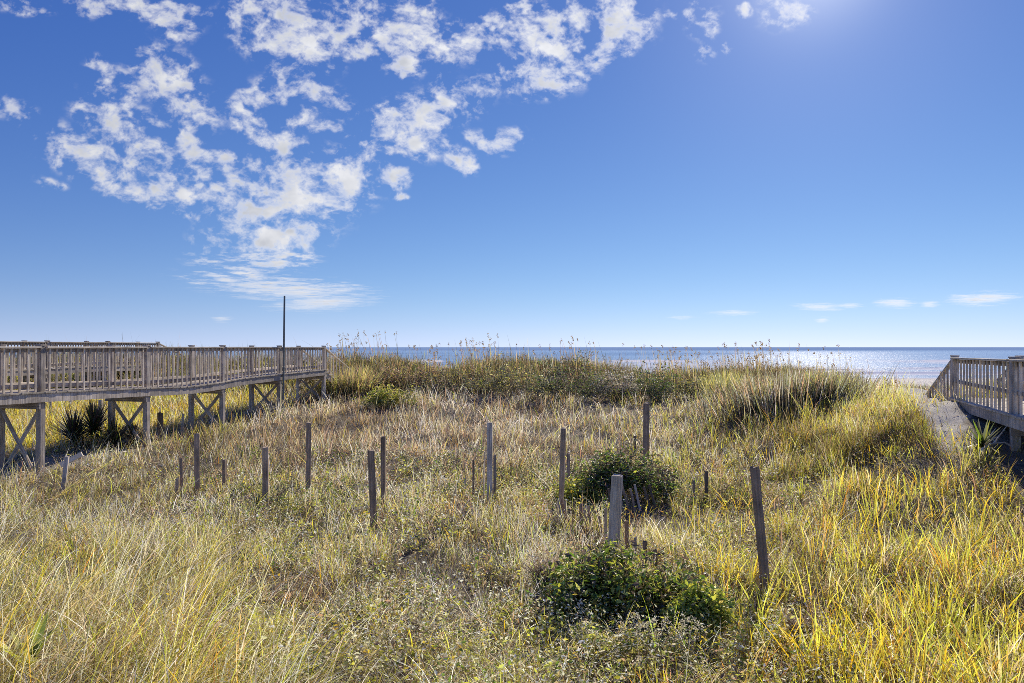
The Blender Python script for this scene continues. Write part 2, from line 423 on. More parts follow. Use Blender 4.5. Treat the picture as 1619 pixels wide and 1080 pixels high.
wb = N(nt, 'ShaderNodeBsdfPrincipled', Roughness=0.16, IOR=1.33); wb.inputs['Specular IOR Level'].default_value = 0.10; L(far.outputs[2], wb.inputs['Base Color']); spv = N(nt, 'ShaderNodeMapRange'); spv.inputs['To Min'].default_value = 0.06; spv.inputs['To Max'].default_value = 0.0; L(sp.outputs[2], spv.inputs[0]); L(spv.outputs[0], wb.inputs['Specular IOR Level'])
bp = N(nt, 'ShaderNodeBump', Strength=0.55, Distance=0.9); L(w1.outputs[0], bp.inputs['Height']); L(bp.outputs[0], wb.inputs['Normal'])
fo = N(nt, 'ShaderNodeBsdfDiffuse'); fo.inputs[0].default_value = (0.82, 0.83, 0.84, 1)
mp3 = N(nt, 'ShaderNodeMapping'); mp3.inputs['Scale'].default_value = (0.35, 0.9, 1); L(tc.outputs['Object'], mp3.inputs['Vector'])
w3 = N(nt, 'ShaderNodeTexNoise', Scale=1.0, Detail=6.0, Roughness=0.7); L(mp3.outputs[0], w3.inputs['Vector'])
ml = N(nt, 'ShaderNodeMath', operation='MULTIPLY_ADD'); ml.inputs[1].default_value = 1.5; L(w3.outputs[0], ml.inputs[0]); L(sp.outputs[0], ml.inputs[2])
mr = N(nt, 'ShaderNodeMapRange', interpolation_type='SMOOTHSTEP'); mr.inputs[1].default_value = 1.12; mr.inputs[2].default_value = 1.45; L(ml.outputs[0], mr.inputs[0])
mx = N(nt, 'ShaderNodeMixShader'); L(mr.outputs[0], mx.inputs[0]); L(wb.outputs[0], mx.inputs[1]); L(fo.outputs[0], mx.inputs[2]); L(mx.outputs[0], out.inputs[0])
tag(link('sea', mesh_np('sea', np.stack([SX, SY, SZ], -1).reshape(-1, 3), Q, sc_, True), sm), kind='structure')

# ================================================================== clouds: a broken sheet at about 1.4 km
CB = [(215,8,75,15,8,.9),(268,30,30,22,50,.8),(18,175,26,11,18,.8),(265,125,46,28,30,.95),(292,165,36,24,40,.95),(158,100,14,9,10,.6),(178,138,34,18,50,.7),
 (175,192,44,24,35,.9),(130,240,44,22,22,1.05),(225,225,58,28,30,1),(298,235,18,36,-15,.9),(195,285,90,16,22,1.05),(255,268,60,18,8,.9),(325,305,70,22,8,1.1),
 (355,250,20,15,0,.9),(408,150,26,12,-20,.9),(475,142,44,15,10,1),(525,162,24,10,20,.85),(385,185,24,12,35,.9),(430,217,54,18,25,.95),(466,190,24,13,-30,.9),
 (520,206,26,8,15,.8),(455,312,78,44,-12,1.35),(542,282,48,30,-38,1.2),(420,375,70,30,-12,1.35),(425,408,46,14,0,1.2),(355,440,26,8,10,.8),(445,455,95,14,5,1.15),(508,480,56,9,-3,1.15),(395,430,26,14,10,1.0),
 (575,230,18,9,0,.7),(622,237,30,8,12,.8),(619,277,21,13,8,1.05),(637,306,11,5,0,.9),(650,192,54,26,-18,1.1),(702,172,52,20,-22,1.1),(662,215,28,20,20,1.0),
 (733,250,20,14,28,1),(765,215,17,8,20,.8),(797,220,23,12,-8,1.05),(395,25,28,36,-12,1),(470,60,44,38,28,1.15),(450,28,40,20,30,.9),(530,42,40,18,12,1),(565,15,28,26,0,1),
 (640,30,38,32,20,1.1),(643,96,21,20,0,1),(735,58,32,22,-20,1.05),(690,68,44,18,20,1),(605,62,60,14,8,.9),(700,128,14,8,-40,.7),(575,72,40,10,5,.9),
 (858,70,64,32,12,1.15),(830,26,26,20,40,.95),(882,112,52,20,-18,1.05),(822,112,38,14,-12,.9),(910,20,15,20,0,.9),(865,42,38,24,20,1),(968,22,40,34,8,1.15),(982,58,18,22,0,.9),(960,92,14,8,0,.8),
 (1108,32,18,24,-30,.75),(1120,84,13,8,-20,.7),(1245,14,26,19,0,1.25),(1160,75,7,7,0,.6),(1177,17,9,7,0,.7),(1057,17,9,6,0,.7),
 (1295,485,28,4.5,2,1.05),(1342,484,18,3,0,.85),(1417,479,21,5.5,0,1.1),(1468,480,11,4,0,1),(1553,472,40,7,-2,1.15),(1302,506,9,3.5,0,.9),(1160,495,28,3.5,0,.7),(1080,502,20,3,0,.6),
 (350,504,12,4,0,.75),(85,228,30,10,20,.55),(80,285,20,6,10,.5),(30,10,40,10,0,.6),(150,12,30,12,0,.5),(705,225,40,8,20,.45),(560,190,30,12,10,.5)]
RC = 1400.0
az = np.radians(np.arange(-44, 44.01, 0.055)); el = np.radians(np.concatenate([np.arange(1.6, 6, 0.035), np.arange(6, 30.5, 0.055)]))
AZ, EL = np.meshgrid(az, el)
U = 810 + F * np.tan(AZ); Vv = 549 - F * np.tan(EL) / np.cos(AZ)
wx = 30 * (fbm(U / 55, Vv / 45, 5, 101) - 0.5); wy = 26 * (fbm(U / 70, Vv / 60, 4, 151) - 0.5)
flat = np.clip((549 - Vv) / 150, 0.30, 1)
mask = np.zeros_like(U)
for (cx, cyy, rx, ry, rot, s) in CB:
    k = (np.abs(U - cx) < 3 * max(rx, ry) + 30) & (np.abs(Vv - cyy) < 3 * max(rx, ry) + 30)
    if not k.any(): continue
    f = min(1, max(0.12, (549 - cyy) / 180))
    a = math.radians(rot); du = U[k] - cx + wx[k] * f; dv = Vv[k] - cyy + wy[k] * f * f
    p = (du * math.cos(a) + dv * math.sin(a)) / (rx * 1.15); q = (-du * math.sin(a) + dv * math.cos(a)) / (ry * 1.15)
    mask[k] = np.maximum(mask[k], s * np.exp(-(p * p + q * q) * 0.9))
n = fbm((U * .97 + Vv * .2) / 23 + wx / 30, (Vv * .97 - U * .2 * flat) / (17 * flat) + wy / 30, 7, 211, 0.63)
nbig = fbm(U / 90, Vv / (80 * flat), 4, 231)
calm = sstep(60, 150, 549 - Vv)
dens = mask * 1.03 + (n - 0.5) * (1.2 + 2.1 * calm) + (nbig - 0.5) * 0.5
alpha = np.clip((dens - 0.12) / 1.32, 0, 1) ** 1.35 * sstep(0.03, 0.25, mask)
rng2 = np.random.default_rng(3)
shade = np.clip(fbm(U / 30 + 9, Vv / (24 * flat) - 5, 5, 301) * 1.6 - 0.3, 0, 1)
core = sstep(0.85, 1.5, dens)
br = 1.0 - core * (0.06 + 0.30 * shade)
sun_side = 1 + 0.10 * np.clip((U - 500) / 600, -0.5, 1)
ccol = np.stack([br * 0.88 * sun_side, br * 0.89 * sun_side + (1 - br) * 0.05, br * 0.93 * sun_side + (1 - br) * 0.14, alpha], -1)
ccol[..., :3] = np.clip(ccol[..., :3], 0, 2) ** VIEW_GAMMA
X = RC / np.tan(EL) * np.sin(AZ); Y = RC / np.tan(EL) * np.cos(AZ)
Z = np.full_like(X, RC) + EYE
I = np.arange(X.size).reshape(X.shape)
am = np.maximum.reduce([alpha[:-1, :-1], alpha[:-1, 1:], alpha[1:, 1:], alpha[1:, :-1]]) > 0.004
Q = np.stack([I[:-1, :-1], I[:-1, 1:], I[1:, 1:], I[1:, :-1]], -1)[am]
used, inv = np.unique(Q, return_inverse=True)
cm, nt, out = mat('cloud_vapour'); L = nt.links.new
at = N(nt, 'ShaderNodeAttribute', attribute_name='Col')
em = N(nt, 'ShaderNodeEmission'); L(at.outputs['Color'], em.inputs[0]); em.inputs[1].default_value = 1.0
tr = N(nt, 'ShaderNodeBsdfTransparent'); mx = N(nt, 'ShaderNodeMixShader')
L(at.outputs['Alpha'], mx.inputs[0]); L(tr.outputs[0], mx.inputs[1]); L(em.outputs[0], mx.inputs[2]); L(mx.outputs[0], out.inputs[0])
cm.cycles.emission_sampling = 'NONE'
tag(link('clouds', mesh_np('clouds', np.stack([X, Y, Z], -1).reshape(-1, 3)[used], inv.reshape(-1, 4), ccol.reshape(-1, 4)[used], True), cm), kind='structure')

# ================================================================== boardwalks
def smooth_interp(s, S, Zs):
    return float(np.interp(s, S, Zs))

def walkway(base, u, n_bays, bay, width, rail_z, deck_z, name, label, n_bal, mats, first_seen=0, braces=True, far_bal_seen=0,
            bal_w=0.036, mid_rail=None, foot=None, near_side=-1, far_n=None):
    """raised timber boardwalk: piles that run up into the railing, a sagging deck, balusters outside, X braces between pile pairs.
    base: first near-side pile (x, y); u: unit direction; the far side lies to the left (near_side -1) or right (+1)."""
    ux, uy = u; nx, ny = (-uy, ux) if near_side < 0 else (uy, -ux)
    root = empty(name, (base[0], base[1], gz(*base)), label, 'boardwalk')
    Wp, Wr, Wb = mats
    P = lambda s, k, z: Vector((base[0] + ux * s + nx * k, base[1] + uy * s + ny * k, z))
    U = Vector((ux, uy, 0)); Nv = Vector((nx, ny, 0)); UP = Vector((0, 0, 1))
    # deck: one sheet of planks following the sag
    total = n_bays * bay
    V = []; Fc = []; s = 0.0; pw = 0.14
    while s < total - 0.01:
        a, b = s + 0.004, min(total, s + pw - 0.004)
        za, zb = deck_z(a), deck_z(b); j = random.uniform(-0.004, 0.004); e = random.uniform(0.135, 0.15)
        o = len(V)
        for (q, z) in ((a, za), (b, zb)):
            for k in (-e, width + 0.14):
                V += [P(q, k, z + j), P(q, k, z - 0.035)]
        Fc += [(o, o + 2, o + 6, o + 4), (o + 1, o + 5, o + 7, o + 3), (o, o + 1, o + 3, o + 2), (o + 4, o + 6, o + 7, o + 5), (o, o + 4, o + 5, o + 1), (o + 2, o + 3, o + 7, o + 6)]
        s += pw
    me = bpy.data.meshes.new('deck'); me.from_pydata([tuple(v - root.location) for v in V], [], Fc); me.update()
    link('deck', me, WOOD_PALE, root)
    rest = []
    for i in range(n_bays + 1):
        s = i * bay
        for side, k in (('near', 0.0), ('far', width)):
            p = P(s, k, 0)
            g = gz(p.x, p.y)
            if foot is not None and side == 'near' and foot.get(i) is not None: g = foot[i]
            beam('pile', (p.x, p.y, g - 0.5), (p.x, p.y, rail_z(s) + (0.05 if i % 1 == 0 else 0)), 0.135, 0.135, Wp, root, up=U, ch=0.012, n=6, wob=0.004)
            beam('post_cap', (p.x, p.y, rail_z(s) + 0.051), (p.x, p.y, rail_z(s) + 0.078), 0.16, 0.16, Wp, root, up=U, ch=0.02)
        if braces:
            pa, pb = P(s, 0.10, 0), P(s, width - 0.10, 0)
            ga, gb = gz(pa.x, pa.y), gz(pb.x, pb.y); top = deck_z(s) - 0.34
            if top - max(ga, gb) > 0.5:
                off = U * 0.10
                beam('brace', Vector((pa.x, pa.y, ga + 0.12)) - off, Vector((pb.x, pb.y, top)) - off, 0.035, 0.09, Wp, root, up=UP, ch=0.004)
                beam('brace', Vector((pa.x, pa.y, top)) + off, Vector((pb.x, pb.y, gb + 0.12)) + off, 0.035, 0.09, Wp, root, up=UP, ch=0.004)
            beam('cross_beam', P(s, -0.10, deck_z(s) - 0.30) - U * 0.105, P(s, width + 0.10, deck_z(s) - 0.30) - U * 0.105, 0.045, 0.16, Wp, root, up=UP)
    for i in range(n_bays):
        s0, s1 = i * bay, (i + 1) * bay
        for k in (-0.095, width + 0.095):
            m = 4
            for q in range(m):                                     # stringer follows the sag in short lengths
                a, b = s0 + (s1 - s0) * q / m, s0 + (s1 - s0) * (q + 1) / m
                V = [];
                for (t_, z) in ((a, deck_z(a)), (b, deck_z(b))):
                    pass
            V = []; Fc = []
            for q in range(m + 1):
                t_ = s0 + (s1 - s0) * q / m; z = deck_z(t_) - 0.04
                for (kk, zz) in ((k - 0.02, z), (k + 0.02, z), (k + 0.02, z - 0.19), (k - 0.02, z - 0.19)):
                    V.append(tuple(P(t_, kk, zz) - root.location))
                if q:
                    o = (q - 1) * 4
                    Fc += [(o + j, o + (j + 1) % 4, o + 4 + (j + 1) % 4, o + 4 + j) for j in range(4)]
            Fc += [(0, 1, 2, 3), (m * 4 + 3, m * 4 + 2, m * 4 + 1, m * 4)]
            me = bpy.data.meshes.new('stringer'); me.from_pydata(V, [], Fc); me.update(); link('stringer', me, Wp, root)
        for k, near in ((0.0, True), (width, False)):
            z0, z1 = rail_z(s0), rail_z(s1); o = -0.09 if near else 0.09
            g0, g1 = s0 + 0.0, s1
            beam('rail_cap', P(g0, k + o * 0.55, z0 + 0.012) + U * 0.075, P(g1, k + o * 0.55, z1 + 0.012) - U * 0.075, 0.115, 0.034, Wr, root, up=UP)
            beam('top_rail', P(g0, k, z0 - 0.055) + U * 0.07, P(g1, k, z1 - 0.055) - U * 0.07, 0.04, 0.088, Wp, root, up=UP)
            zb = 0.13 if mid_rail is None else mid_rail
            beam('bottom_rail', P(g0, k, deck_z(s0) + zb) + U * 0.07, P(g1, k, deck_z(s1) + zb) - U * 0.07, 0.04, 0.088, Wp if near else Wr, root, up=UP)
            nb_ = n_bal if near or far_n is None else far_n
            for j in range(nb_):
                s = s0 + (s1 - s0) * (j + 0.9) / (nb_ + 0.8) + random.uniform(-0.008, 0.008)
                kk = k + (-0.042 if near else 0.042)
                it = (P(s, kk, deck_z(s) + (0.004 if near else 0.02)), P(s + random.uniform(-0.008, 0.008), kk, smooth_interp(s, [s0, s1], [z0, z1]) - 0.010), bal_w, bal_w, U)
                if (near and i >= first_seen) or (not near and far_bal_seen and n_bays - far_bal_seen <= i):
                    beam('baluster', it[0], it[1], it[2], it[3], Wb, root, up=it[4], ch=0.003)
                else: rest.append(it)
    if rest: merged_beams('balusters', rest, Wb, root, 'stuff')
    return root, P, U, Nv

def stairs(root, P, U, width, s0, z_deck, rail_zv, slope, run, mats, sides=(0, 1), n_bal=7, bal_w=0.036):
    Wp, Wr, Wb = mats; UP = Vector((0, 0, 1))
    n = int(run / 0.28)
    for i in range(n):
        s = s0 + 0.05 + i * 0.28; z = z_deck - (i + 1) * 0.28 * slope
        beam('stair_tread', P(s + 0.14, -0.06, z), P(s + 0.14, width + 0.06, z), 0.27, 0.04, WOOD_PALE, root, up=UP)
    for sd in sides:
        k = 0.0 if sd == 0 else width
        beam('stair_stringer', P(s0 + 0.06, k, z_deck - 0.2), P(s0 + run, k, z_deck - 0.2 - run * slope), 0.04, 0.22, Wp, root, up=UP)
        beam('stair_rail', P(s0 + 0.075, k, rail_zv - 0.02), P(s0 + run, k, rail_zv - 0.02 - run * slope), 0.10, 0.05, Wr, root, up=UP)
        for j in range(n_bal):
            s = s0 + 0.16 + (run - 0.2) * j / n_bal
            beam('stair_baluster', P(s, k - 0.04, z_deck - 0.1 - (s - s0) * slope), P(s, k - 0.04, rail_zv - 0.05 - (s - s0) * slope), bal_w, bal_w, Wb, root, up=U, ch=0.003)

MATS = (WOOD_GREY, WOOD_PALE, WOOD_PALE)
uL = Vector((0.2465, 1.0)).normalized(); bayL = 3.0 * math.hypot(0.2465, 1)
S_d = [-3, 0, 3.1, 4.6, 6.2, 7.2, 9.3, 12.4, 15.5]; Z_d = [1.86, 1.83, 1.82, 1.735, 1.675, 1.745, 1.84, 1.86, 1.92]
S_d = [0, bayL, 1.5 * bayL, 2 * bayL, 2.5 * bayL, 3 * bayL, 3.25 * bayL, 4 * bayL, 5 * bayL]
Z_d = [1.86, 1.815, 1.775, 1.735, 1.675, 1.74, 1.81, 1.865, 1.92]
fine_s = np.linspace(0, 5 * bayL, 200); zz = np.interp(fine_s, S_d, Z_d)
ker = np.hanning(19); ker /= ker.sum(); zz = np.convolve(np.pad(zz, 9, mode='edge'), ker, 'valid')
deckL = lambda s: float(np.interp(s, fine_s, zz))
b0 = (-10.46 - 0.2465 * 3.0, 15.1 - 3.0)
rootL, PL_, UL, NL = walkway(b0, uL, 5, bayL, 1.12, lambda s: 2.785, deckL, 'boardwalk',
        'long grey wooden boardwalk on tall piles with a sagging deck at left', 16, MATS, first_seen=0, far_bal_seen=1)
stairs(rootL, PL_, UL, 1.12, 5 * bayL, 1.92, 2.785, 0.42, 2.6, MATS, n_bal=9)

b2 = (-19.6, 21.0)
deckF = lambda s: 1.98 + 0.02 * math.sin(s)
rootF, PF_, UF, NF = walkway(b2, uL, 4, bayL * 0.94, 1.12, lambda s: 2.99, deckF, 'boardwalk',
        'farther boardwalk at left, only its railing showing above the nearer one', 22, MATS, first_seen=3, far_bal_seen=1)
stairs(rootF, PF_, UF, 1.12, 4 * bayL * 0.94, 1.98, 2.99, 0.35, 2.2, MATS)

uR = Vector((0.347, 1.0)).normalized(); bayR = 3.48 * math.hypot(0.347, 1)
bR = (8.87 - 0.347 * 3.48, 12.0 - 3.48)
MR = (WOOD_GREY, WOOD_PALE, WOOD_PALE)
rootR, PR_, UR, NR = walkway(bR, uR, 2, bayR, 1.25, lambda s: 2.575 - 0.005 * s, lambda s: 1.60 + 0.008 * s, 'boardwalk',
        'short low boardwalk at right edge with stair rail sloping to the beach', 16, MR, first_seen=0, far_bal_seen=2, mid_rail=0.37, near_side=1, bal_w=0.036, far_n=9)
stairs(rootR, PR_, UR, 1.25, 2 * bayR, 1.66, 2.54, 0.39, 2.9, (WOOD_GREY, WOOD_GREY, WOOD_GREY), n_bal=10, bal_w=0.04)

# thin grey-green pole standing against the left walkway railing
p = PL_(4 * bayL, -0.13, 0)
pole = empty('pole', (p.x + 0.02, p.y - 0.02, gz(p.x, p.y)), 'tall thin grey pole rising above the left boardwalk railing', 'pole')
m_, nt_, out_ = mat('galvanised_grey_green')
nz = N(nt_, 'ShaderNodeTexNoise', Scale=9.0, Detail=4.0); rr = ramp(nt_, nz.outputs[0], [(0.35, (0.10, 0.12, 0.11)), (0.65, (0.21, 0.24, 0.22))])
pb_ = N(nt_, 'ShaderNodeBsdfPrincipled', Roughness=0.55); nt_.links.new(rr.outputs[0], pb_.inputs['Base Color']); nt_.links.new(pb_.outputs[0], out_.inputs[0])
V = []; Fc = []; Hh = 4.62 - pole.location.z
for i in range(7):
    for j in range(10):
        a = j * math.tau / 10; r = 0.040 - 0.008 * i / 6
        V.append((r * math.cos(a) + 0.028 * (i / 6) * 1.6, r * math.sin(a), -0.3 + (Hh + 0.3) * i / 6))
    if i: Fc += [((i - 1) * 10 + j, (i - 1) * 10 + (j + 1) % 10, i * 10 + (j + 1) % 10, i * 10 + j) for j in range(10)]
Fc.append(tuple(range(60, 70)))
me = bpy.data.meshes.new('shaft'); me.from_pydata(V, [], Fc); me.update(); link('shaft', me, m_, pole)
for zc in (2.05, 2.66):
    h = zc - pole.location.z; V = []; Fc = []
    for i in range(2):
        for j in range(10):
            a = j * math.tau / 10; V.append((0.047 * math.cos(a) + 0.045 * h / Hh, 0.047 * math.sin(a), h + 0.05 * i))
    Fc = [(j, (j + 1) % 10, 10 + (j + 1) % 10, 10 + j) for j in range(10)] + [tuple(range(9, -1, -1)), tuple(range(10, 20))]
    me = bpy.data.meshes.new('bracket'); me.from_pydata(V, [], Fc); me.update(); link('bracket', me, m_, pole)

# ================================================================== fence posts and stakes in the hollow
def stake(u, vt, vb, wpx, label, name='fence_post', cat='fence post', material=WOOD_BROWN, lean=0.0, split=False, hidden=0.0, rotz=None, point=False, group=None, thin=1.0):
    """a weathered post whose foot meets the ground on the line of sight through (u, vb)"""
    x, d = hit(u, vb); z = gz(x, d)
    h = (vb - vt) * d / F; w = wpx * d / F
    rz = rotz if rotz is not None else random.uniform(-0.5, 0.5)
    w = w / (abs(math.cos(rz)) + thin * abs(math.sin(rz)))
    root = bpy.data.objects.new(name, None); root.location = (x, d, z); COL.objects.link(root)
    tag(root, label, cat, group)
    lx = lean * d / F
    up = Vector((lx, random.uniform(-0.03, 0.03) * h, h)); L_ = up.length + 0.35
    def board(nm, ox, ww, tt, zt, m):
        V, Fc = box_geo(ww, tt, L_ + zt, min(ww, tt) * 0.12, 9, ww * 0.03, random.uniform(-0.05, 0.05), 0.96)
        # rough, slightly sloping and splintered top
        for i in range(len(V) - 8, len(V)):
            X_, Y_, Z_ = V[i]; V[i] = (X_, Y_, Z_ + random.uniform(-0.012, 0.012) + 0.12 * X_)
        me = bpy.data.meshes.new(nm); me.from_pydata([(a + ox, b, c) for (a, b, c) in V], [], Fc); me.update()
        o = link(nm, me, m, root)
        o.matrix_local = Matrix.Translation(-up.normalized() * 0.35) @ Matrix.Rotation(rz, 4, 'Z').to_4x4() if False else (up.to_track_quat('Z', 'Y').to_matrix().to_4x4() @ Matrix.Translation((0, 0, -0.35)) @ Matrix.Rotation(rz, 4, 'Z'))
        return o
    if split:
        board('timber', -w * 0.26, w * 0.50, w * 0.9, 0, material); board('timber', w * 0.26, w * 0.46, w * 0.82, -0.012, material)
    else:
        board('timber', 0, w, w * thin, 0, material)
    return root

GF = 'old sand fence posts standing in the dune hollow'
stake(313, 686, 786, 9, 'dark straight post at the left, tallest of the left cluster of stakes', group=GF)
stake(289, 725, 788, 5, 'thin dark stake just left of the tall left cluster post', name='fence_stake', cat='stake', thin=0.6, lean=-2)
stake(282, 757, 790, 6, 'short dark stub beside a thin stake in the left cluster', name='fence_stake', cat='stake', thin=0.6)
stake(356, 728, 776, 7, 'short dark post stub right of the tall left cluster post', group=GF)
stake(421, 707, 806, 11, 'thick dark post with bluish spiky leaves at its foot', group=GF)
stake(488, 669, 782, 7.5, 'slim dark post standing alone before the pinkish dry grass', group=GF, lean=2)
stake(592, 713, 836, 11, 'thicker, shorter and nearer of two posts standing close together, leaning left', group=GF, lean=-5)
stake(607, 690, 806, 8, 'slimmer and taller of two posts standing close together', group=GF, lean=0)
stake(775, 669, 800, 9, 'tall grey post near the middle with slats nailed on both sides', group=GF, material=WOOD_GREY, lean=0)
stake(887, 677, 822, 10, 'tall post at the left end of the leaning slat fence by the dark shrub', group=GF, lean=4)
stake(1021, 637, 735, 10, 'dark post rising behind the dark green shrub', group=GF, lean=1)
stake(970, 752, 885, 19, 'pale split double post rising from the green foreground bush', group=GF, material=WOOD_PALE, split=True, rotz=-0.25, lean=6)
stake(1210, 740, 932, 15, 'leaning post at the right foreground, nearest the yellow grass', group=GF, lean=-16, rotz=0.3)
stake(101, 722, 782, 7, 'short stub post under a fallen plank before the left boardwalk', group=GF, material=WOOD_GREY, lean=6, rotz=0.2)
stake(254, 653, 696, 8, 'dark short post in shade beyond the left boardwalk', material=WOOD_DARK, group=GF)
stake(161, 633, 690, 6, 'pale weathered post behind the left yucca under the boardwalk', material=WOOD_PALE, group=GF)
GS = 'thin pale stakes in the shade beside the left boardwalk'
for (u, a, b, w, lab) in [(290, 655, 690, 4, 'pale thin stake left of the two crossed braces'), (305, 658, 680, 4, 'pale thin stake at the foot of the crossed braces'),
                          (317, 657, 678, 3.5, 'pale thin stake right under the crossed braces'), (81, 628, 660, 4, 'pale slender stake behind the left-hand pile in yellow grass'),
                          (112, 625, 648, 4, 'faint pale stake deeper in the yellow grass beyond the left boardwalk')]:
    stake(u, a, b, w, lab, name='fence_stake', cat='stake', material=WOOD_PALE, group=GS, thin=0.4)
GL = 'loose sand fence slats among the grass'
for (u, a, b, w, lab, m, ln) in [(765, 715, 797, 6, 'grey slat close on the left of the tall middle post', WOOD_GREY, 2), (783, 720, 798, 5, 'grey slat close on the right of the tall middle post', WOOD_GREY, 0),
        (749, 727, 790, 3.5, 'very thin dark slat well left of the tall middle post', WOOD_DARK, 0), (736, 754, 782, 4, 'tiny pale slat left of the tall middle post', WOOD_PALE, 0),
        (756, 758, 787, 4, 'small pale tilted slat at the foot of the tall middle post', WOOD_PALE, 6), (721, 764, 796, 4, 'small pale slat farthest left of the tall middle post', WOOD_PALE, 1),
        (899, 718, 770, 5, 'thin brown slat right of the post at the leaning slat fence', WOOD_BROWN, 0), (991, 824, 880, 6, 'dark slat stub just right of the pale split post', WOOD_DARK, 0),
        (1004, 850, 885, 5, 'grey slat stub behind the foreground bush', WOOD_GREY, 0), (1020, 857, 900, 7, 'dark slat stub poking out of the foreground bush', WOOD_DARK, 0),
        (1036, 868, 905, 7, 'dark slat stub at the right edge of the foreground bush', WOOD_DARK, -1), (1056, 896, 945, 7, 'black charred slat low in the right of the foreground bush', WOOD_DARK, -4),
        (1117, 746, 800, 6, 'dark weathered slat standing in brown grass right of the dark shrub', WOOD_DARK, 0), (1097, 760, 798, 4, 'faint thin slat in the brown grass right of the dark shrub', WOOD_BROWN, 0),
        (1004, 690, 722, 4, 'short dark slat tip just left of the post behind the dark shrub', WOOD_DARK, 0), (958, 805, 870, 5, 'pale slat left of the pale split post', WOOD_PALE, 0)]:
    stake(u, a, b, w, lab, name='fence_stake', cat='stake', material=m, lean=ln, group=GL, thin=0.3, rotz=random.uniform(-0.2, 0.2))

# leaning wired slat fence under the dark shrub
def slat_fence(pts, n, h, leanv, label):
    x0, y0 = hit(*pts[0]); x1, y1 = hit(*pts[1])
    root = empty('sand_fence', (x0, y0, gz(x0, y0)), label, 'fence')
    tops = []
    for i in range(n):
        t = i / (n - 1); x = x0 + (x1 - x0) * t; y = y0 + (y1 - y0) * t; z = gz(x, y)
        if random.random() < 0.12: tops.append(Vector((x, y, z + h * 0.6)) + leanv * 0.6); continue
        hh = h * random.uniform(0.8, 1.05); p0 = Vector((x, y, z - 0.1)); p1 = Vector((x + leanv.x * hh + random.uniform(-.04, .04), y + leanv.y * hh, z + hh))
        beam('slat', p0, p1, 0.038, 0.012, random.choice([WOOD_BROWN, WOOD_DARK, WOOD_BROWN, WOOD_GREY]), root, up=Vector((0, 1, 0)), ch=0.002, n=3, wob=0.004)
        tops.append(p0.lerp(p1, 0.72))
    for f in (0.0, -0.28):
        V = []; Fc = []
        for i, q in enumerate(tops):
            q = q + Vector((0, -0.012, f)) - root.location
            for j in range(4):
                a = j * math.pi / 2; V.append((q.x, q.y + 0.004 * math.cos(a), q.z + 0.004 * math.sin(a)))
            if i: Fc += [((i - 1) * 4 + j, (i - 1) * 4 + (j + 1) % 4, i * 4 + (j + 1) % 4, i * 4 + j) for j in range(4)]
        me = bpy.data.meshes.new('wire'); me.from_pydata(V, [], Fc); me.update(); link('wire', me, WOOD_DARK, root)
slat_fence([(884, 828), (955, 850)], 13, 0.38, Vector((-0.12, 0.05, 0)), 'leaning row of brown wired slats left of the pale split post')
slat_fence([(972, 812), (1040, 806)], 9, 0.46, Vector((-0.30, 0.10, 0)), 'leaning row of grey wired slats in the shade of the dark shrub')

# loose plank lying against the stub post
x, d = hit(116, 770); z = EYE - (726 - 549) / F * d
pl = empty('plank', (x, d, z), 'short pale plank tilted across the stub post before the left boardwalk', 'plank')
beam('board', (x - 0.25, d + 0.02, z - 0.12), (x + 0.16, d + 0.06, z + 0.10), 0.03, 0.10, WOOD_PALE, pl, up=Vector((0, 0, 1)))

# driftwood branch in front of the right yucca
x, d = hit(1580, 722); z = gz(x, d)
br = empty('driftwood', (x, d, z), 'bleached forked branch lying in front of the right boardwalk', 'branch')
def tube(name, pts, r0, r1, material, parent, nseg=6):
    V = []; Fc = []; n = len(pts)
    for i, p in enumerate(pts):
        p = Vector(p); t = (Vector(pts[min(i + 1, n - 1)]) - Vector(pts[max(i - 1, 0)])).normalized()
        M = frame(t, Vector((0.3, 0.2, 1))); r = r0 + (r1 - r0) * i / (n - 1)
        for j in range(nseg):
            a = j * math.tau / nseg; V.append(tuple(p + M @ Vector((r * math.cos(a), r * math.sin(a), 0)) - parent.location))
        if i: Fc += [((i - 1) * nseg + j, (i - 1) * nseg + (j + 1) % nseg, i * nseg + (j + 1) % nseg, i * nseg + j) for j in range(nseg)]
    Fc.append(tuple(range(n * nseg - nseg, n * nseg)))
    me = bpy.data.meshes.new(name); me.from_pydata(V, [], Fc); me.update(); return link(name, me, material, parent)
tube('branch', [(x - .35, d, z + .10), (x - .15, d, z + .22), (x + .05, d - .05, z + .25), (x + .15, d - .1, z + .18)], 0.022, 0.010, WOOD_PALE, br)
tube('branch', [(x - .1, d, z + .23), (x + .04, d + .05, z + .36), (x + .16, d + .05, z + .52)], 0.016, 0.006, WOOD_PALE, br)
tube('branch', [(x - .3, d, z + .12), (x - .42, d - .1, z + .05), (x - .5, d - .2, z + .02)], 0.022, 0.014, WOOD_PALE, br)

# ================================================================== grasses and weeds (stuff)
deck_clear = lambda x, y: np.abs((x - (-10.46 + 0.2465 * (y - 15.1))) + 0.55)       # distance from the left walkway's centre line

def roots_of(n, d0, d1, umin=-140, umax=1760, power=0.0, avoid_path=True, keep=None):
    x, d = log_roots(n, d0, d1, umin, umax, power)
    z = ground(x, d); u, v = sight(x, d, z)
    ok = np.ones(n, bool)
    if avoid_path: ok &= rng.random(n) > path_mask(x, d) * 0.93
    ok &= ~((deck_clear(x, d) < 0.65) & (d < 20.5) & (rng.random(n) < 0.45))
    ok &= ~((np.abs(x - (9.0 + 0.347 * (d - 12.0))) < 0.75) & (d > 9.6) & (d < 14.5) & (rng.random(n) < 0.85))
    if keep is not None: ok &= rng.random(n) < keep(x, d, u, v)
    return x[ok], d[ok], z[ok], u[ok], v[ok]

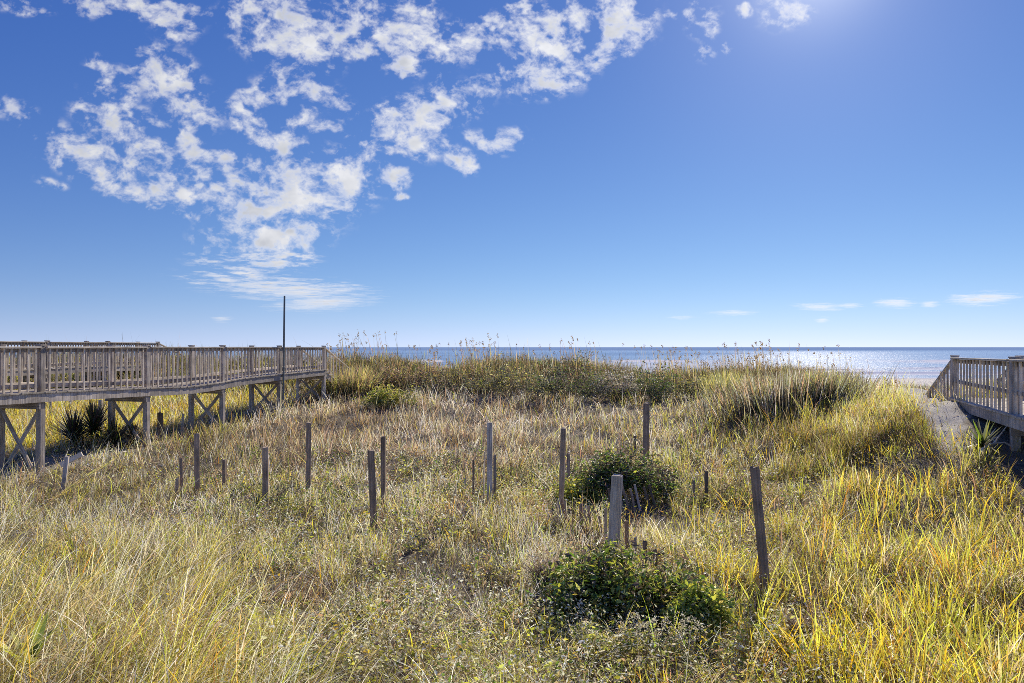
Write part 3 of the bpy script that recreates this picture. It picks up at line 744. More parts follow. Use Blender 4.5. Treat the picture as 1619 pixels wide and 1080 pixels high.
def bandu(u, a, b, soft=60): return sstep(a - soft, a + soft, u) * (1 - sstep(b - soft, b + soft, u))

def zone_weights(x, d, u, v):
    """how likely each colour is at a place in the hollow"""
    n1 = fbm(x * 0.9, d * 0.9, 3, 401); n2 = fbm(x * 0.35 + 8, d * 0.35, 3, 402); n3 = fbm(x * 2.2, d * 2.2, 2, 403)
    right = sstep(820, 1250, u + 260 * (n2 - 0.5)); pinkz = bandu(v, 608, 750, 16) * (1 - sstep(700, 1080, u)) * sstep(330, 480, u)
    beyond = (x < -12.2 + 0.2465 * (d - 15.1)).astype(float) * (d < 33)
    near = sstep(800, 960, v)
    rf = sstep(25.0, 28.5, d) * (1 - beyond)
    W = dict(straw=0.9 + 0.5 * n1 - 0.35 * right + 0.8 * pinkz, pale=0.55 + 0.5 * sstep(.5, .7, n3) - 0.25 * right, pink=0.30 + 3.2 * pinkz + 0.35 * sstep(.52, .66, n1),
             brown=0.75 + 0.8 * sstep(.45, .6, n2) + .5 * pinkz, olive=0.55 - 0.4 * pinkz + 0.9 * sstep(.48, .62, n1) * (1 - pinkz) - .2 * right, lime=0.22 + 0.9 * sstep(.5, .64, n2) * (1 - pinkz) + 0.55 * right - 0.28 * pinkz,
             gold=0.10 + 1.25 * right * sstep(.36, .56, n1) + 0.12 * pinkz, orange=0.07 + 0.16 * right + .2 * pinkz + 0.12 * (1 - sstep(60, 200, u)), green=0.12 + 0.25 * near,
             grey=0.30 * (1 - right) + 0.5 * near * bandu(u, 480, 900), dark=0.22, sea=0.1)
    for k in W: W[k] = np.broadcast_to(np.asarray(W[k], float), len(x)).copy()
    for k, q in (('gold', 2.2), ('lime', 1.2), ('straw', 1.6)): W[k] = W[k] * (1 - beyond) + q * beyond
    for k in ('pink', 'brown', 'dark', 'olive', 'grey', 'green', 'sea'): W[k] = W[k] * (1 - 0.75 * beyond)
    for k, q in (('gold', .05), ('lime', .08), ('straw', .45), ('pale', .15), ('orange', .05), ('sea', 1.8), ('dark', 1.2), ('brown', 1.0), ('olive', .4)): W[k] = W[k] * (1 - rf) + q * rf
    return W

def patch(x, d):
    return 0.46 + 0.92 * sstep(.33, .60, 0.55 * fbm(x * 1.1 + 3, d * 0.9, 3, 501) + 0.45 * fbm(x * 0.4, d * 0.3 + 9, 2, 502))

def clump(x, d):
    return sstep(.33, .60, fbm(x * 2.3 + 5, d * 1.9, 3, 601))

def layer(name, label, n, d0, d1, hfun, wpx, leanr, bendr, segs, tip=1.15, root_dark=0.55, keep=None, power=0.0, az=None, umin=-140, umax=1760, weights=None, bend_pow=1.0, jit=0.26, mul=1.0):
    x, d, z, u, v = roots_of(n, d0, d1, umin, umax, power, keep=keep)
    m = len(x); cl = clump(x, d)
    H = hfun(x, d, u, v) * (0.50 + 0.80 * cl) * np.exp(rng.normal(0, 0.28, m))
    W = np.maximum(wpx[0], wpx[1] * d) * np.exp(rng.normal(0, 0.25, m))
    a = rng.uniform(0, math.tau, m) if az is None else az(x, d, m)
    le = rng.uniform(leanr[0], leanr[1], m); be = rng.uniform(bendr[0], bendr[1], m) ** bend_pow
    c = pick((weights or zone_weights)(x, d, u, v), m, jit) * (patch(x, d) * (0.32 + 0.90 * cl) * (1 - 0.30 * sstep(950, 1250, u) * (1 - sstep(12, 18, d))))[:, None] * mul  # clump noise paints shade of the gaps into blade colour, beside dead and pale tones
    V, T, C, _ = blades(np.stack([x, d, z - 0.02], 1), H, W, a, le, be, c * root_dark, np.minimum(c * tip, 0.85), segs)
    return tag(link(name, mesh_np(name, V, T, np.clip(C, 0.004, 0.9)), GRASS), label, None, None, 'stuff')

# matted dry litter and short grass everywhere
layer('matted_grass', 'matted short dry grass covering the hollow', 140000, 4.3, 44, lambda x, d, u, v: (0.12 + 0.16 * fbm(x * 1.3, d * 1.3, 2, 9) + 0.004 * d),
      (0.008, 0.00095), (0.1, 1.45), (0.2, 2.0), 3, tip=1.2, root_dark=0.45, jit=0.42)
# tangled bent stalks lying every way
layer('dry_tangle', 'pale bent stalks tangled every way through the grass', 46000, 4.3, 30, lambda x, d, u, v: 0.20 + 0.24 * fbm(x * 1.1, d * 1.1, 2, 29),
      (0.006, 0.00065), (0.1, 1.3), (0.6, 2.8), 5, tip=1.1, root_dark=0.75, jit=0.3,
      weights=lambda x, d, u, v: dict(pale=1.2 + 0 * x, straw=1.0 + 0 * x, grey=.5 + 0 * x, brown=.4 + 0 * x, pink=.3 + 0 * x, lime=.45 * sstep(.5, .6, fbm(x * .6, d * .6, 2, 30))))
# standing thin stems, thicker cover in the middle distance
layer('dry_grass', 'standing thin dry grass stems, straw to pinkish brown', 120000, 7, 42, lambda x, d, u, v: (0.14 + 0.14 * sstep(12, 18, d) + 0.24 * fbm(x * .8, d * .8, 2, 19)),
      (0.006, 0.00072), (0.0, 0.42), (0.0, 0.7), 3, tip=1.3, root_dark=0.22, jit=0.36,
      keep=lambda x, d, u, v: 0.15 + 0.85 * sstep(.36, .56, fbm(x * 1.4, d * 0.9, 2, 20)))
# small dead and living leaf flecks through everything
def flecks(name, label, n, d0, d1, size, hmax, wts, keep=None, umin=-140, umax=1760):
    x, d, z, u, v = roots_of(n, d0, d1, umin, umax, keep=keep, avoid_path=name != 'path_debris'); m = len(x)
    c = pick(wts(x, d, u, v), m, .4)
    cen = np.stack([x, d, z + hmax(x, d) * rng.random(m) ** .8], 1)
    V, T, C = leaves(cen, np.maximum(size[0], size[1] * d) * np.exp(rng.normal(0, .3, m)), rng.uniform(.22, .5, m), 0.7, c)
    return tag(link(name, mesh_np(name, V, T, np.clip(C, 0.004, 0.9)), LEAF), label, None, None, 'stuff')
flecks('leaf_litter', 'small dry and green leaf flecks caught in the grass', 70000, 4.3, 17, (0.030, 0.0030), lambda x, d: 0.10 + 0.30 * fbm(x * .9, d * .9, 3, 39), zone_weights,
       keep=lambda x, d, u, v: 0.25 + 0.75 * sstep(.38, .58, fbm(x * 1.0, d * 1.0, 3, 38)))

flecks('path_debris', 'bits of dry grass scattered on the sandy path', 800, 11.5, 24, (0.03, 0.0028), lambda x, d: 0.02 + 0 * x,
       lambda x, d, u, v: dict(brown=1 + 0 * x, dark=1.2 + 0 * x, straw=.4 + 0 * x), keep=lambda x, d, u, v: path_mask(x, d), umin=1380, umax=1660)

# golden broad blades in fans over the right side
def fans(name, label, n, d0, d1, per, hrange, wrange, wts, keep, umin=-140, umax=1760, spread=0.5, power=0.0, segs=4, bend=(0.0, 0.7), az0=None):
    x, d, z, u, v = roots_of(n, d0, d1, umin, umax, power, keep=keep)
    m = len(x); k = rng.integers(per[0], per[1] + 1, m); idx = np.repeat(np.arange(m), k); M = len(idx)
    size = rng.uniform(hrange[0], hrange[1], m)
    r = 0.05 + 0.02 * k[idx] * rng.random(M); an = rng.uniform(0, math.tau, M)
    R = np.stack([x[idx] + r * np.cos(an), d[idx] + r * np.sin(an), z[idx] - 0.02], 1)
    H = size[idx] * rng.uniform(0.55, 1.05, M); Wd = rng.uniform(wrange[0], wrange[1], M)
    Wd = np.maximum(Wd, 0.0005 * d[idx])
    le = np.abs(rng.normal(0, spread, M)); be = rng.uniform(bend[0], bend[1], M)
    if az0 is not None: an = az0 + rng.normal(0, 1.25, M)
    base = wts(x, d, u, v, m)
    c = base[idx] * np.exp(rng.normal(0, 0.16, (M, 1))) * (1 + rng.normal(0, 0.04, (M, 3)))
    tipc = np.where(rng.random((M, 1)) < 0.3, c * np.array([1.25, 1.0, 0.8]), c * 1.1)
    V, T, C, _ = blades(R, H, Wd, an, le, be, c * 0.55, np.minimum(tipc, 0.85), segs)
    return tag(link(name, mesh_np(name, V, T, np.clip(C, 0.004, 0.9)), GRASS), label, None, None, 'stuff')

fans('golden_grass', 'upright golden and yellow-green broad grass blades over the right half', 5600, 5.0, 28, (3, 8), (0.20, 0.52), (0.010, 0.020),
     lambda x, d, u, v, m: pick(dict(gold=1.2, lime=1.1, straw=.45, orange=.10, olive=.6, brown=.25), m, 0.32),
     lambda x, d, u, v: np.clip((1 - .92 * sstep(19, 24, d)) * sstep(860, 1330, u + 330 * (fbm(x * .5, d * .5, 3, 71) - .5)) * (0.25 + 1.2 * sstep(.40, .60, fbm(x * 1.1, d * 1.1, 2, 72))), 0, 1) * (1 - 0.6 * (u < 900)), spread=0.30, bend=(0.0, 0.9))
fans('golden_grass', 'sparse yellow-green grass fans scattered over the left half', 3200, 5.0, 24, (3, 7), (0.16, 0.40), (0.011, 0.022),
     lambda x, d, u, v, m: pick(dict(gold=.55, lime=1.2, straw=.6, olive=.6), m, 0.2),
     lambda x, d, u, v: (1 - sstep(800, 1100, u)) * sstep(.50, .62, fbm(x * .8, d * .8, 3, 74)) * (1 - 0.97 * bandu(v, 600, 745, 16) * (u > 300)), spread=0.35)
fans('golden_grass', 'yellow grass on the slope beyond the left boardwalk', 3400, 18, 33, (5, 9), (0.35, 0.6), (0.012, 0.02),
     lambda x, d, u, v, m: pick(dict(gold=1.2, lime=.7, straw=.8, pale=.3), m, 0.2), lambda x, d, u, v: (x < -12.0 + 0.2465 * (d - 15.1)) * 1.0, umax=560, spread=0.4)

fans('rusty_weeds', 'rusty brown dead weeds scattered through the centre', 3000, 7.5, 26, (5, 11), (0.16, 0.38), (0.008, 0.016),
     lambda x, d, u, v, m: pick(dict(brown=1.3, pink=.9, orange=.22, dark=.7, grey=.3), m, 0.3),
     lambda x, d, u, v: bandu(u, 250, 1250, 120) * sstep(.47, .60, fbm(x * .7 + 2, d * .7, 3, 86)), spread=0.5, bend=(0.0, 1.2))

# long arching pale green and straw grass close by on the left
fans('tall_grass', 'long arching pale green and straw grass in the left foreground', 1150, 4.2, 9.0, (8, 18), (0.45, 1.15), (0.006, 0.014),
     lambda x, d, u, v, m: pick(dict(pale=1.0, straw=1.1, olive=.9, lime=.55, grey=.3, gold=.2, orange=.12), m, 0.2),
     lambda x, d, u, v: (1 - sstep(260, 640, u + 260 * (fbm(x * .9, d * .9, 2, 81) - .5))) * (0.35 + 0.65 * sstep(.4, .6, fbm(x * 1.3, d * 1.3, 2, 82))), umax=700, spread=0.55, segs=6, bend=(0.2, 2.2), az0=0.3)

fans('reed_grass', 'tall upright yellow-green reedy grass in the right foreground', 700, 4.8, 12, (4, 9), (0.35, 0.70), (0.012, 0.023),
     lambda x, d, u, v, m: pick(dict(gold=1.2, lime=.9, olive=.6, orange=.15, straw=.6), m, 0.3),
     lambda x, d, u, v: sstep(1000, 1350, u) * sstep(.42, .56, fbm(x * 1.2, d * 1.2, 2, 85)), umin=950, spread=0.22, segs=5, bend=(0.0, 0.9))

# leafy low weeds: stems carrying many small leaves, olive to lime with pale dry seed bits
def weeds(name, label, n, d0, d1, keep, hr, leafs, lsize, wts, seed_bits=0.0, umin=-140, umax=1760, stemcol=(0.22, 0.17, 0.09)):
    x, d, z, u, v = roots_of(n, d0, d1, umin, umax, keep=keep)
    m = len(x); G = Geo()
    H = rng.uniform(hr[0], hr[1], m); a = rng.uniform(0, math.tau, m); le = np.abs(rng.normal(0, .25, m)); be = rng.uniform(0, .6, m)
    R = np.stack([x, d, z - 0.02], 1); sc = np.tile(np.array(stemcol), (m, 1)) * np.exp(rng.normal(0, .3, (m, 1)))
    G.add(*blades(R, H, np.maximum(0.004, 0.0005 * d), a, le, be, sc * .7, sc * 1.3, 3))
    k = rng.integers(leafs[0], leafs[1] + 1, m); idx = np.repeat(np.arange(m), k); M = len(idx)
    t = rng.uniform(0.15, 1.0, M); th = le[idx] + be[idx] * t * .5
    cen = R[idx] + np.stack([np.cos(a[idx]) * np.sin(th) * H[idx] * t, np.sin(a[idx]) * np.sin(th) * H[idx] * t, np.cos(th) * H[idx] * t], 1) + rng.normal(0, 0.035, (M, 3))
    base = wts(x, d, u, v, m)[idx]; c = base * np.exp(rng.normal(0, .22, (M, 1)))
    s = rng.uniform(lsize[0], lsize[1], M) * (0.8 + 0.02 * d[idx])
    isseed = rng.random(M) < seed_bits * t
    c[isseed] = np.array(PAL['pale']) * 1.15 * np.exp(rng.normal(0, .15, (isseed.sum(), 1))); s[isseed] *= 0.8
    G.add(*leaves(cen, s, rng.uniform(.3, .55, M), 0.8, c))
    return tag(G.build(name, LEAF), label, None, None, 'stuff')

mid = lambda x, d, u, v: bandu(u, 300, 1230, 160) * sstep(.36, .58, fbm(x * .8, d * .8, 3, 91))
weeds('low_weeds', 'low leafy olive and lime weeds with pale seed heads through the centre', 9000, 4.6, 16, mid, (0.12, 0.45), (8, 18), (0.032, 0.072),
      lambda x, d, u, v, m: pick(dict(olive=1.0, lime=1.3, straw=.6, green=.6, pale=.4, gold=.35, brown=.2), m, .25), 0.5)
weeds('low_weeds', 'dark green low weeds in the hollow along the line of posts', 5200, 11.0, 17, lambda x, d, u, v: bandu(u, 360, 1180, 80) * sstep(.46, .56, fbm(x * .55, d * .8, 3, 95)), (0.15, 0.40), (9, 18), (0.035, 0.07),
      lambda x, d, u, v, m: pick(dict(green=1.4, dark=1.0, olive=.6, sea=.8, lime=.15), m, .25), 0.05)
weeds('low_weeds', 'thin leafy weeds among the golden grass at right', 3200, 5, 14, lambda x, d, u, v: sstep(1000, 1250, u), (0.15, 0.4), (7, 15), (0.025, 0.05),
      lambda x, d, u, v, m: pick(dict(olive=.8, lime=1.1, gold=.7, straw=.6, brown=.5, pale=.4), m, .2), 0.4)
weeds('low_weeds', 'fine leafy weeds in the left foreground grass', 2200, 4.5, 12, lambda x, d, u, v: (1 - sstep(350, 520, u)), (0.15, 0.35), (7, 14), (0.025, 0.05),
      lambda x, d, u, v, m: pick(dict(olive=1, lime=.8, straw=.8, pale=.6, brown=.5), m, .2), 0.3)

# brush and beach grass along the ridge
def ridge_w(x, d, u, v):
    n = fbm(x * .5, d * .5, 3, 111)
    return dict(sea=1.3 + 0 * x, olive=1.0 + 0 * x, brown=.7 + .8 * sstep(.5, .65, n), dark=.6 + 0 * x, straw=.45 + .4 * sstep(.55, .7, n), green=.3 + 0 * x, gold=.10 * sstep(.5, .6, n) + 0.02, grey=.18 + 0 * x, lime=.06 + .14 * (u < 720))
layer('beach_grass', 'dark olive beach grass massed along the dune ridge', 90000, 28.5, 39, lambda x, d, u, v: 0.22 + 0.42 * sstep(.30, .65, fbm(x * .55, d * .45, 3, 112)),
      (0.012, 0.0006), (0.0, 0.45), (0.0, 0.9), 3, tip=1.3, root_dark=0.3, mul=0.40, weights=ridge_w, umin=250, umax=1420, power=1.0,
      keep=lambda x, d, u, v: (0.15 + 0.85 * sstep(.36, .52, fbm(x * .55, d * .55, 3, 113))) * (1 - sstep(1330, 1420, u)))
fans('beach_grass', 'ragged dark tufts of taller beach grass along the ridge top', 1500, 29.5, 35.5, (10, 18), (0.35, 0.85), (0.018, 0.03),
     lambda x, d, u, v, m: pick(dict(sea=1.5, dark=1.5, brown=.6, olive=.25, green=.4), m, .3) * .75, lambda x, d, u, v: sstep(.38, .55, fbm(x * .5, d * .4, 3, 118)) * (1 - sstep(1330, 1400, u)), umin=500, umax=1400, spread=.32, bend=(0, .6), power=1.0)
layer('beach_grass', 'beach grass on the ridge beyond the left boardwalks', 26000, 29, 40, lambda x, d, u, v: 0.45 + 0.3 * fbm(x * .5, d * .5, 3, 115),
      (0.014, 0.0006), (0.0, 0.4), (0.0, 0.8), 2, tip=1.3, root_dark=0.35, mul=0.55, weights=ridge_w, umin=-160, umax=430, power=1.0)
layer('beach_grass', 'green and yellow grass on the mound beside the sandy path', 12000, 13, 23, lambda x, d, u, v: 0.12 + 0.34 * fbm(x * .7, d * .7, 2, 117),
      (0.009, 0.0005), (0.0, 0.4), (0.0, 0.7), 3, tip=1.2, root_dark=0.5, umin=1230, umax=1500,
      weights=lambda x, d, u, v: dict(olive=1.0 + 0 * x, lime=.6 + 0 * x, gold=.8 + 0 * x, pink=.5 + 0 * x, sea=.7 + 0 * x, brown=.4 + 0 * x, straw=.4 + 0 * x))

# sea oats: tall bare stems with drooping seed heads against sea and sky
x, d, z, u, v = roots_of(2000, 29.5, 37, 520, 1420, 1.0, keep=lambda x, d, u, v: 0.15 + 0.85 * sstep(.42, .6, fbm(x * .6, d * .3, 2, 121)))
x2 = rng.uniform(9.5, 13.5, 16); d2 = rng.uniform(16.5, 20, 16); x = np.concatenate([x, x2]); d = np.concatenate([d, d2]); z = np.concatenate([z, ground(x2, d2)])
m = len(x); G = Geo(); H = 0.6 + 1.35 * rng.random(m) ** 1.6; H[-16:] = rng.uniform(.4, .75, 16); a = rng.normal(math.pi * 0.9, 0.9, m); le = np.abs(rng.normal(0, .08, m)); be = rng.uniform(.02, .35, m)
c = pick(dict(brown=1, straw=.8, olive=.6, dark=.4), m, .2)
V, T, C, tip = blades(np.stack([x, d, z], 1), H, np.full(m, 0.030), a, le, be, c * .5, c * .7, 4); G.add(V, T, C)
idx = np.repeat(np.arange(m), 9); M = len(idx); keepS = rng.random(m)[idx] < .6
t = rng.uniform(0, .16, M); cen = tip[idx] - np.stack([np.cos(a[idx]) * .2, np.sin(a[idx]) * .2, np.ones(M)], 1) * t[:, None] + rng.normal(0, .012, (M, 3))
G.add(*leaves(cen[keepS], .08, .5, 0.2, np.tile(np.array([.26, .19, .10]), (keepS.sum(), 1)), droop=-.6))
tag(G.build('sea_oats', GRASS), 'tall thin sea oats standing along the ridge against sea and sky', None, None, 'stuff')

# ================================================================== shrubs and single plants (things)
def shrub(u, vb, wpx, hpx, label, leafcols, nleaf, lsize, name='shrub', cat='shrub', depth=None, dome=1.0, twigs=40, group=None, aspect=(.3, .5), dyn=0.75, bits=None, dd=0.0, lobes=7, ragged=False):
    x, d = hit(u, vb); d += dd; x = (u - 810) / F * d; z = gz(x, d)
    w = wpx * d / F; h = hpx * d / F
    root = empty(name, (x, d, z), label, cat, group); twigs = int(twigs * 1.0)
    # lobes scattered in a rough dome give an uneven outline
    lc = np.stack([rng.uniform(-.42, .42, lobes) * w, rng.uniform(-.4, .4, lobes) * w * dyn, rng.uniform(.28, .72, lobes) * h], 1)
    lc[:, 2] *= 1 - 0.9 * (lc[:, 0] / w) ** 2
    lr = rng.uniform(.17, .30, lobes) * min(w, h * 1.5)
    if ragged:
        lc[:, 0] = rng.uniform(-.5, .5, lobes) * w; lc[:, 2] = h * rng.uniform(.10, .80, lobes) * (1 - 0.7 * (2 * np.abs(lc[:, 0]) / w) ** 2)
        lr = rng.uniform(.09, .21, lobes) * min(w, h * 1.5)
    lsize = (lsize[0] * 1.6, lsize[1] * 1.7); per = 20; ns = int(nleaf * 1.15 / per); nleaf = ns * per
    li = rng.integers(0, lobes, ns); q = rng.normal(size=(ns, 3)); q[:, 2] += .35; q /= np.linalg.norm(q, axis=1)[:, None]
    end = lc[li] + q * (lr[li] * rng.uniform(.55, 1.6, ns))[:, None] * np.array([1.15, 1, 1.0])
    low = rng.random(ns) < .36
    end[low] = np.stack([rng.uniform(-.6, .6, low.sum()) * w, rng.uniform(-.6, .6, low.sum()) * w * dyn, rng.uniform(.08, .4, low.sum()) * h], 1)
    st = end * np.array([.55, .55, 0.0]); st[:, 2] = 0.0
    si = np.repeat(np.arange(ns), per); t = rng.uniform(.25, 1.0, nleaf) ** .8
    cen = st[si] * (1 - t)[:, None] + end[si] * t[:, None] + rng.normal(0, .028, (nleaf, 3)) * (1 + h)
    cen[:, 2] += 0.12 * h * np.sin(t * math.pi)
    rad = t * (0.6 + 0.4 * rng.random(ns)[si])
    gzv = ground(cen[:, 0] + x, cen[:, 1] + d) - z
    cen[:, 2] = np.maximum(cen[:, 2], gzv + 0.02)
    c = pick(leafcols, nleaf, .25) * (0.25 + 1.05 * rad)[:, None]  # inner leaves darkened, outer ones lightened: inner shade and highlight painted into leaf colour
    s = rng.uniform(lsize[0], lsize[1], nleaf)
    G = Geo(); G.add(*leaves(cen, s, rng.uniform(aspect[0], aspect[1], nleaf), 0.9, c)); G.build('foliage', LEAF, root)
    if bits:
        nb = bits[0]; li = rng.integers(0, lobes, nb); q = rng.normal(size=(nb, 3)); q[:, 2] = np.abs(q[:, 2]) + .2; q /= np.linalg.norm(q, axis=1)[:, None]
        cb = lc[li] + q * (lr[li] * 1.05)[:, None]
        idx = np.repeat(np.arange(nb), 7); cb2 = cb[idx] + rng.normal(0, bits[1], (nb * 7, 3))
        G = Geo(); G.add(*leaves(cb2, bits[1] * 1.3, .6, .3, np.tile(np.array(bits[2]), (nb * 7, 1)) * np.exp(rng.normal(0, .15, (nb * 7, 1))))); G.build('seed_heads', LEAF, root)
    if twigs:
        ti = rng.integers(0, lobes, twigs)
        R = np.stack([rng.uniform(-.15, .15, twigs) * w, rng.uniform(-.15, .15, twigs) * w, np.zeros(twigs)], 1)
        dv = lc[ti] + rng.normal(0, .12, (twigs, 3)) * h - R
        Ht = np.linalg.norm(dv, axis=1) * 1.1; azt = np.arctan2(dv[:, 1], dv[:, 0]); let = np.arctan2(np.hypot(dv[:, 0], dv[:, 1]), np.maximum(dv[:, 2], .02))
        G = Geo(); cc = np.tile(np.array([.16, .12, .085]), (twigs, 1))
        G.add(*blades(R, Ht, .012, azt, let * .7, let * .6, cc, cc * 1.5, 4)); G.build('twigs', GRASS, root)
    return root

GRN = dict(green=2.2, dark=2.2, olive=.25, sea=.6, lime=.08)
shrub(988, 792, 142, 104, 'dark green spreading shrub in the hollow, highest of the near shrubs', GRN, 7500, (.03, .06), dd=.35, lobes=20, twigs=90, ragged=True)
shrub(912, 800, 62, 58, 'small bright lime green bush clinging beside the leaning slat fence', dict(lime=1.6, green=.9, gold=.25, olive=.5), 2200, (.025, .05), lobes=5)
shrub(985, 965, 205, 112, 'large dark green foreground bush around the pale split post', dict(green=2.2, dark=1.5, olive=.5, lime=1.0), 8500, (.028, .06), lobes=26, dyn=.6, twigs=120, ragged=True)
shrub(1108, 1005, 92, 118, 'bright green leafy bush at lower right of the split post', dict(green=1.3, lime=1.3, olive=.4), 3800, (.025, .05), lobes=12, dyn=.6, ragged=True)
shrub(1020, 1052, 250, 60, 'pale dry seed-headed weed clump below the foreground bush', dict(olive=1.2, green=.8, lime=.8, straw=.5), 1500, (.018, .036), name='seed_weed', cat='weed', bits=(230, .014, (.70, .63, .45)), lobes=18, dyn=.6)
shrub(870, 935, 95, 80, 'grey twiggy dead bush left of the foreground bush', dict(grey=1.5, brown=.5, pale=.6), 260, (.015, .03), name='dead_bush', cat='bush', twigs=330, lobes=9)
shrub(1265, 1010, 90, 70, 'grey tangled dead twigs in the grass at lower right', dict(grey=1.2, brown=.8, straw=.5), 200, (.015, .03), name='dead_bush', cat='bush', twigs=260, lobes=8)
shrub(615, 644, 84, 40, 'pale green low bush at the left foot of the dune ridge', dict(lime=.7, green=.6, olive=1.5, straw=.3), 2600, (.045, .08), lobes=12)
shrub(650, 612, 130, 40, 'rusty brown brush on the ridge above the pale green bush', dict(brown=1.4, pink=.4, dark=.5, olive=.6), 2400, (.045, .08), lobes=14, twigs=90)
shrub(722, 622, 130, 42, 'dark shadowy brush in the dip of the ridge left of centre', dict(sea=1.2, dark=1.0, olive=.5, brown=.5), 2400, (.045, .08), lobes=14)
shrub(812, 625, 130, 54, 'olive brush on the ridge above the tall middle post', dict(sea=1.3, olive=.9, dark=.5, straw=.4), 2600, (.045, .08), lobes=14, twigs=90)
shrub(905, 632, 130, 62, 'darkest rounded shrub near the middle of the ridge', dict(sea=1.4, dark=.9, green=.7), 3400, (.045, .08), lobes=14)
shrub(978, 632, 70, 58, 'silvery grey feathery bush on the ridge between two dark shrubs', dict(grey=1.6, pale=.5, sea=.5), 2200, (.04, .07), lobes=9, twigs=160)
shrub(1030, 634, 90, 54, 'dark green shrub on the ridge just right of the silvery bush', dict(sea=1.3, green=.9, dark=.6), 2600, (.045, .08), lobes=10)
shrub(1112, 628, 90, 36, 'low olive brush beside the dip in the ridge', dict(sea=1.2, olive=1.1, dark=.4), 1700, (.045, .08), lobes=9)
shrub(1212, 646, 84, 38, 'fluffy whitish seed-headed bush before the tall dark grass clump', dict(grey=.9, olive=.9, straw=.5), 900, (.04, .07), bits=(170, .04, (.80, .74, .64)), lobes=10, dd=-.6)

def tuft(u, vb, wpx, hpx, n, label, cols, wid, name='grass_clump', cat='grass clump', lean=.35, bend=.5, dd=0.0):
    x, d = hit(u, vb); d += dd; x = (u - 810) / F * d; z = gz(x, d); w = wpx * d / F; h = hpx * d / F
    root = empty(name, (x, d, z), label, cat)
    rx = rng.normal(0, .26, n) * w; ry = rng.normal(0, .22, n) * w
    R = np.stack([rx, ry, ground(rx + x, ry + d) - z - .02], 1)
    az_ = np.where(rng.random(n) < .7, np.arctan2(ry, rx), rng.uniform(0, math.tau, n))
    c = pick(cols, n, .25)
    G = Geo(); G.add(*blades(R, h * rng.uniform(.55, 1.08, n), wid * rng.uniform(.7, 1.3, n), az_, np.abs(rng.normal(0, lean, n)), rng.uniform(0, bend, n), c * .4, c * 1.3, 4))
    G.build('blades', GRASS, root); return root
tuft(1240, 644, 190, 64, 3800, 'tall dark upright grass clump at the right end of the ridge', dict(sea=1.4, dark=1.3, brown=.6, olive=.3, grey=.4), .024)
tuft(532, 628, 66, 44, 900, 'olive grass clump hiding the foot of the left boardwalk stairs', dict(sea=1.2, olive=1, brown=.5, dark=.4), .02)
tuft(560, 622, 60, 52, 700, 'brownish grass clump just right of the left boardwalk stairs', dict(sea=.8, brown=1, olive=.7), .02)
tuft(1150, 632, 60, 52, 700, 'smaller olive grass clump left of the tall dark clump', dict(sea=1, olive=1, straw=.5), .02)
tuft(1310, 640, 60, 60, 700, 'olive green grass clump right of the tall dark clump', dict(sea=1.3, olive=.6, dark=.5), .02)

def yucca(u, vb, wpx, n, label, cols, vent=0.0, name='yucca', xy=None, wid=.045):
    x, d = hit(u, vb) if xy is None else xy
    z = gz(x, d); r = wpx * d / F / 2
    root = empty(name, (x, d, z), label, 'yucca')
    el_ = rng.uniform(-.35, 1.5, n); az_ = rng.uniform(0, math.tau, n); c = pick(cols, n, .25)
    R = np.zeros((n, 3)); R[:, 2] = vent + rng.uniform(-.06, .06, n)
    G = Geo(); G.add(*blades(R, r * rng.uniform(.75, 1.1, n), wid * rng.uniform(.8, 1.2, n), az_, math.pi / 2 - el_, rng.uniform(0, .25, n), c * .6, c * 1.1, 4, face=az_ + math.pi / 2))
    G.build('leaves', LEAF, root)
    if vent > .6: tube('stem', [(x, d, z - .1), (x, d, z + vent)], .07, .06, WOOD_DARK, root)
    return root
YD = dict(green=.5, dark=2.4, sea=.4)
yucca(118, 708, 112, 260, 'dark spiky yucca under the left boardwalk, left of its pair', YD, .20)
yucca(150, 705, 100, 230, 'dark yucca with the highest spikes, right behind its neighbour under the left boardwalk', YD, .42)
yucca(183, 708, 84, 150, 'low dark yucca at the foot of the crossed braces', YD, .16)
yucca(213, 704, 64, 110, 'small dark yucca between the second pair of piles', YD, .12)
yucca(1553, 716, 92, 46, 'grey-green broad-bladed yucca in front of the right boardwalk', dict(green=1, grey=.5, sea=1.2, lime=.2), .12, wid=.06)
yucca(408, 812, 62, 26, 'small bluish spiky yucca seedling at the foot of a dark post', dict(grey=.8, sea=1.4, green=.4), .08, wid=.022)

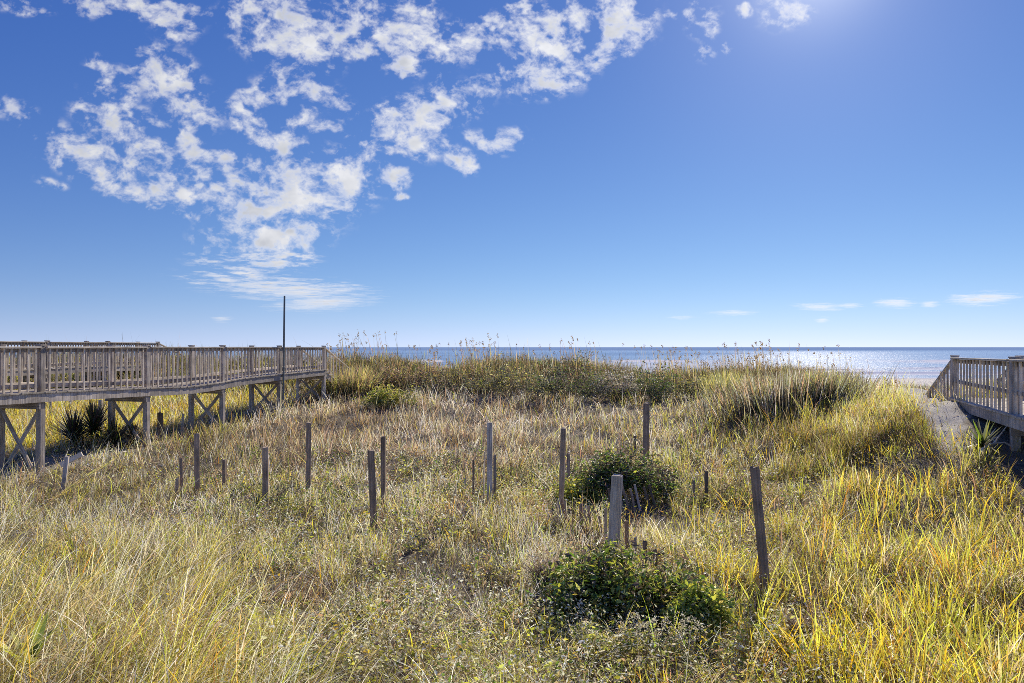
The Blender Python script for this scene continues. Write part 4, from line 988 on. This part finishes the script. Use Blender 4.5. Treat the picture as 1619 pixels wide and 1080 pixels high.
# broad green leaves at the bottom left corner
x, d = -3.98, 5.62; z = gz(x, d)
bl = empty('broadleaf_plant', (x, d, z), 'bright green broad-leaved plant at the bottom left corner', 'plant')
n = 13; az_ = rng.uniform(0, math.tau, n); c = pick(dict(lime=1.4, green=.5), n, .15)
G = Geo(); G.add(*blades(np.zeros((n, 3)), rng.uniform(.35, .55, n), rng.uniform(.07, .11, n), az_, rng.uniform(.1, .5, n), rng.uniform(.2, .9, n), c * .7, c * 1.15, 6, face=az_ + math.pi / 2)); G.build('leaves', LEAF, bl)

# heavy plumes leaning in from the left edge
for (x0, y0, hh, le, bb, lab) in [(-5.35, 5.9, 2.4, .55, .45, 'tallest leaning grass plume rising from the left edge'), (-5.2, 5.9, 1.9, .70, .40, 'shorter leaning grass plume below the tallest one at left edge'),
                               (-3.9, 5.8, 1.35, .70, .55, 'leaning grass plume farthest in from the left edge')]:
    z = gz(x0, y0); root = empty('grass_plume', (x0, y0, z), lab, 'grass plume', 'long plumes leaning in at the left edge')
    G = Geo(); V, T, C, tip = blades(np.zeros((3, 3)) + rng.normal(0, .01, (3, 3)), np.array([hh, hh * .8, hh * .7]), .012, 0.35 + rng.normal(0, .08, 3), le, bb, np.tile(PAL['sea'], (3, 1)), np.tile(PAL['olive'], (3, 1)), 8); G.add(V, T, C); G.build('stem', GRASS, root)
    k = 150; t = rng.uniform(.62, 1.0, k); th = 0
    pts = V[:17].reshape(-1, 3); ctr = np.array([(pts[2 * i] + pts[2 * i + 1]) / 2 for i in range(8)] + [pts[16]])
    f = t * 8; i0 = np.minimum(f.astype(int), 7); cen = ctr[i0] + (ctr[i0 + 1] - ctr[i0]) * (f - i0)[:, None] + rng.normal(0, .010, (k, 3))
    dirv = ctr[8] - ctr[5]; azp = math.atan2(dirv[1], dirv[0])
    G = Geo(); cc = pick(dict(olive=1.2, straw=.8, brown=.7, sea=.9), k, .2)
    G.add(*blades(cen, rng.uniform(.06, .13, k), .008, azp + rng.normal(0, .25, k), np.full(k, le + bb * .8), .2, cc * .8, cc * 1.1, 2)); G.build('seed_head', GRASS, root)
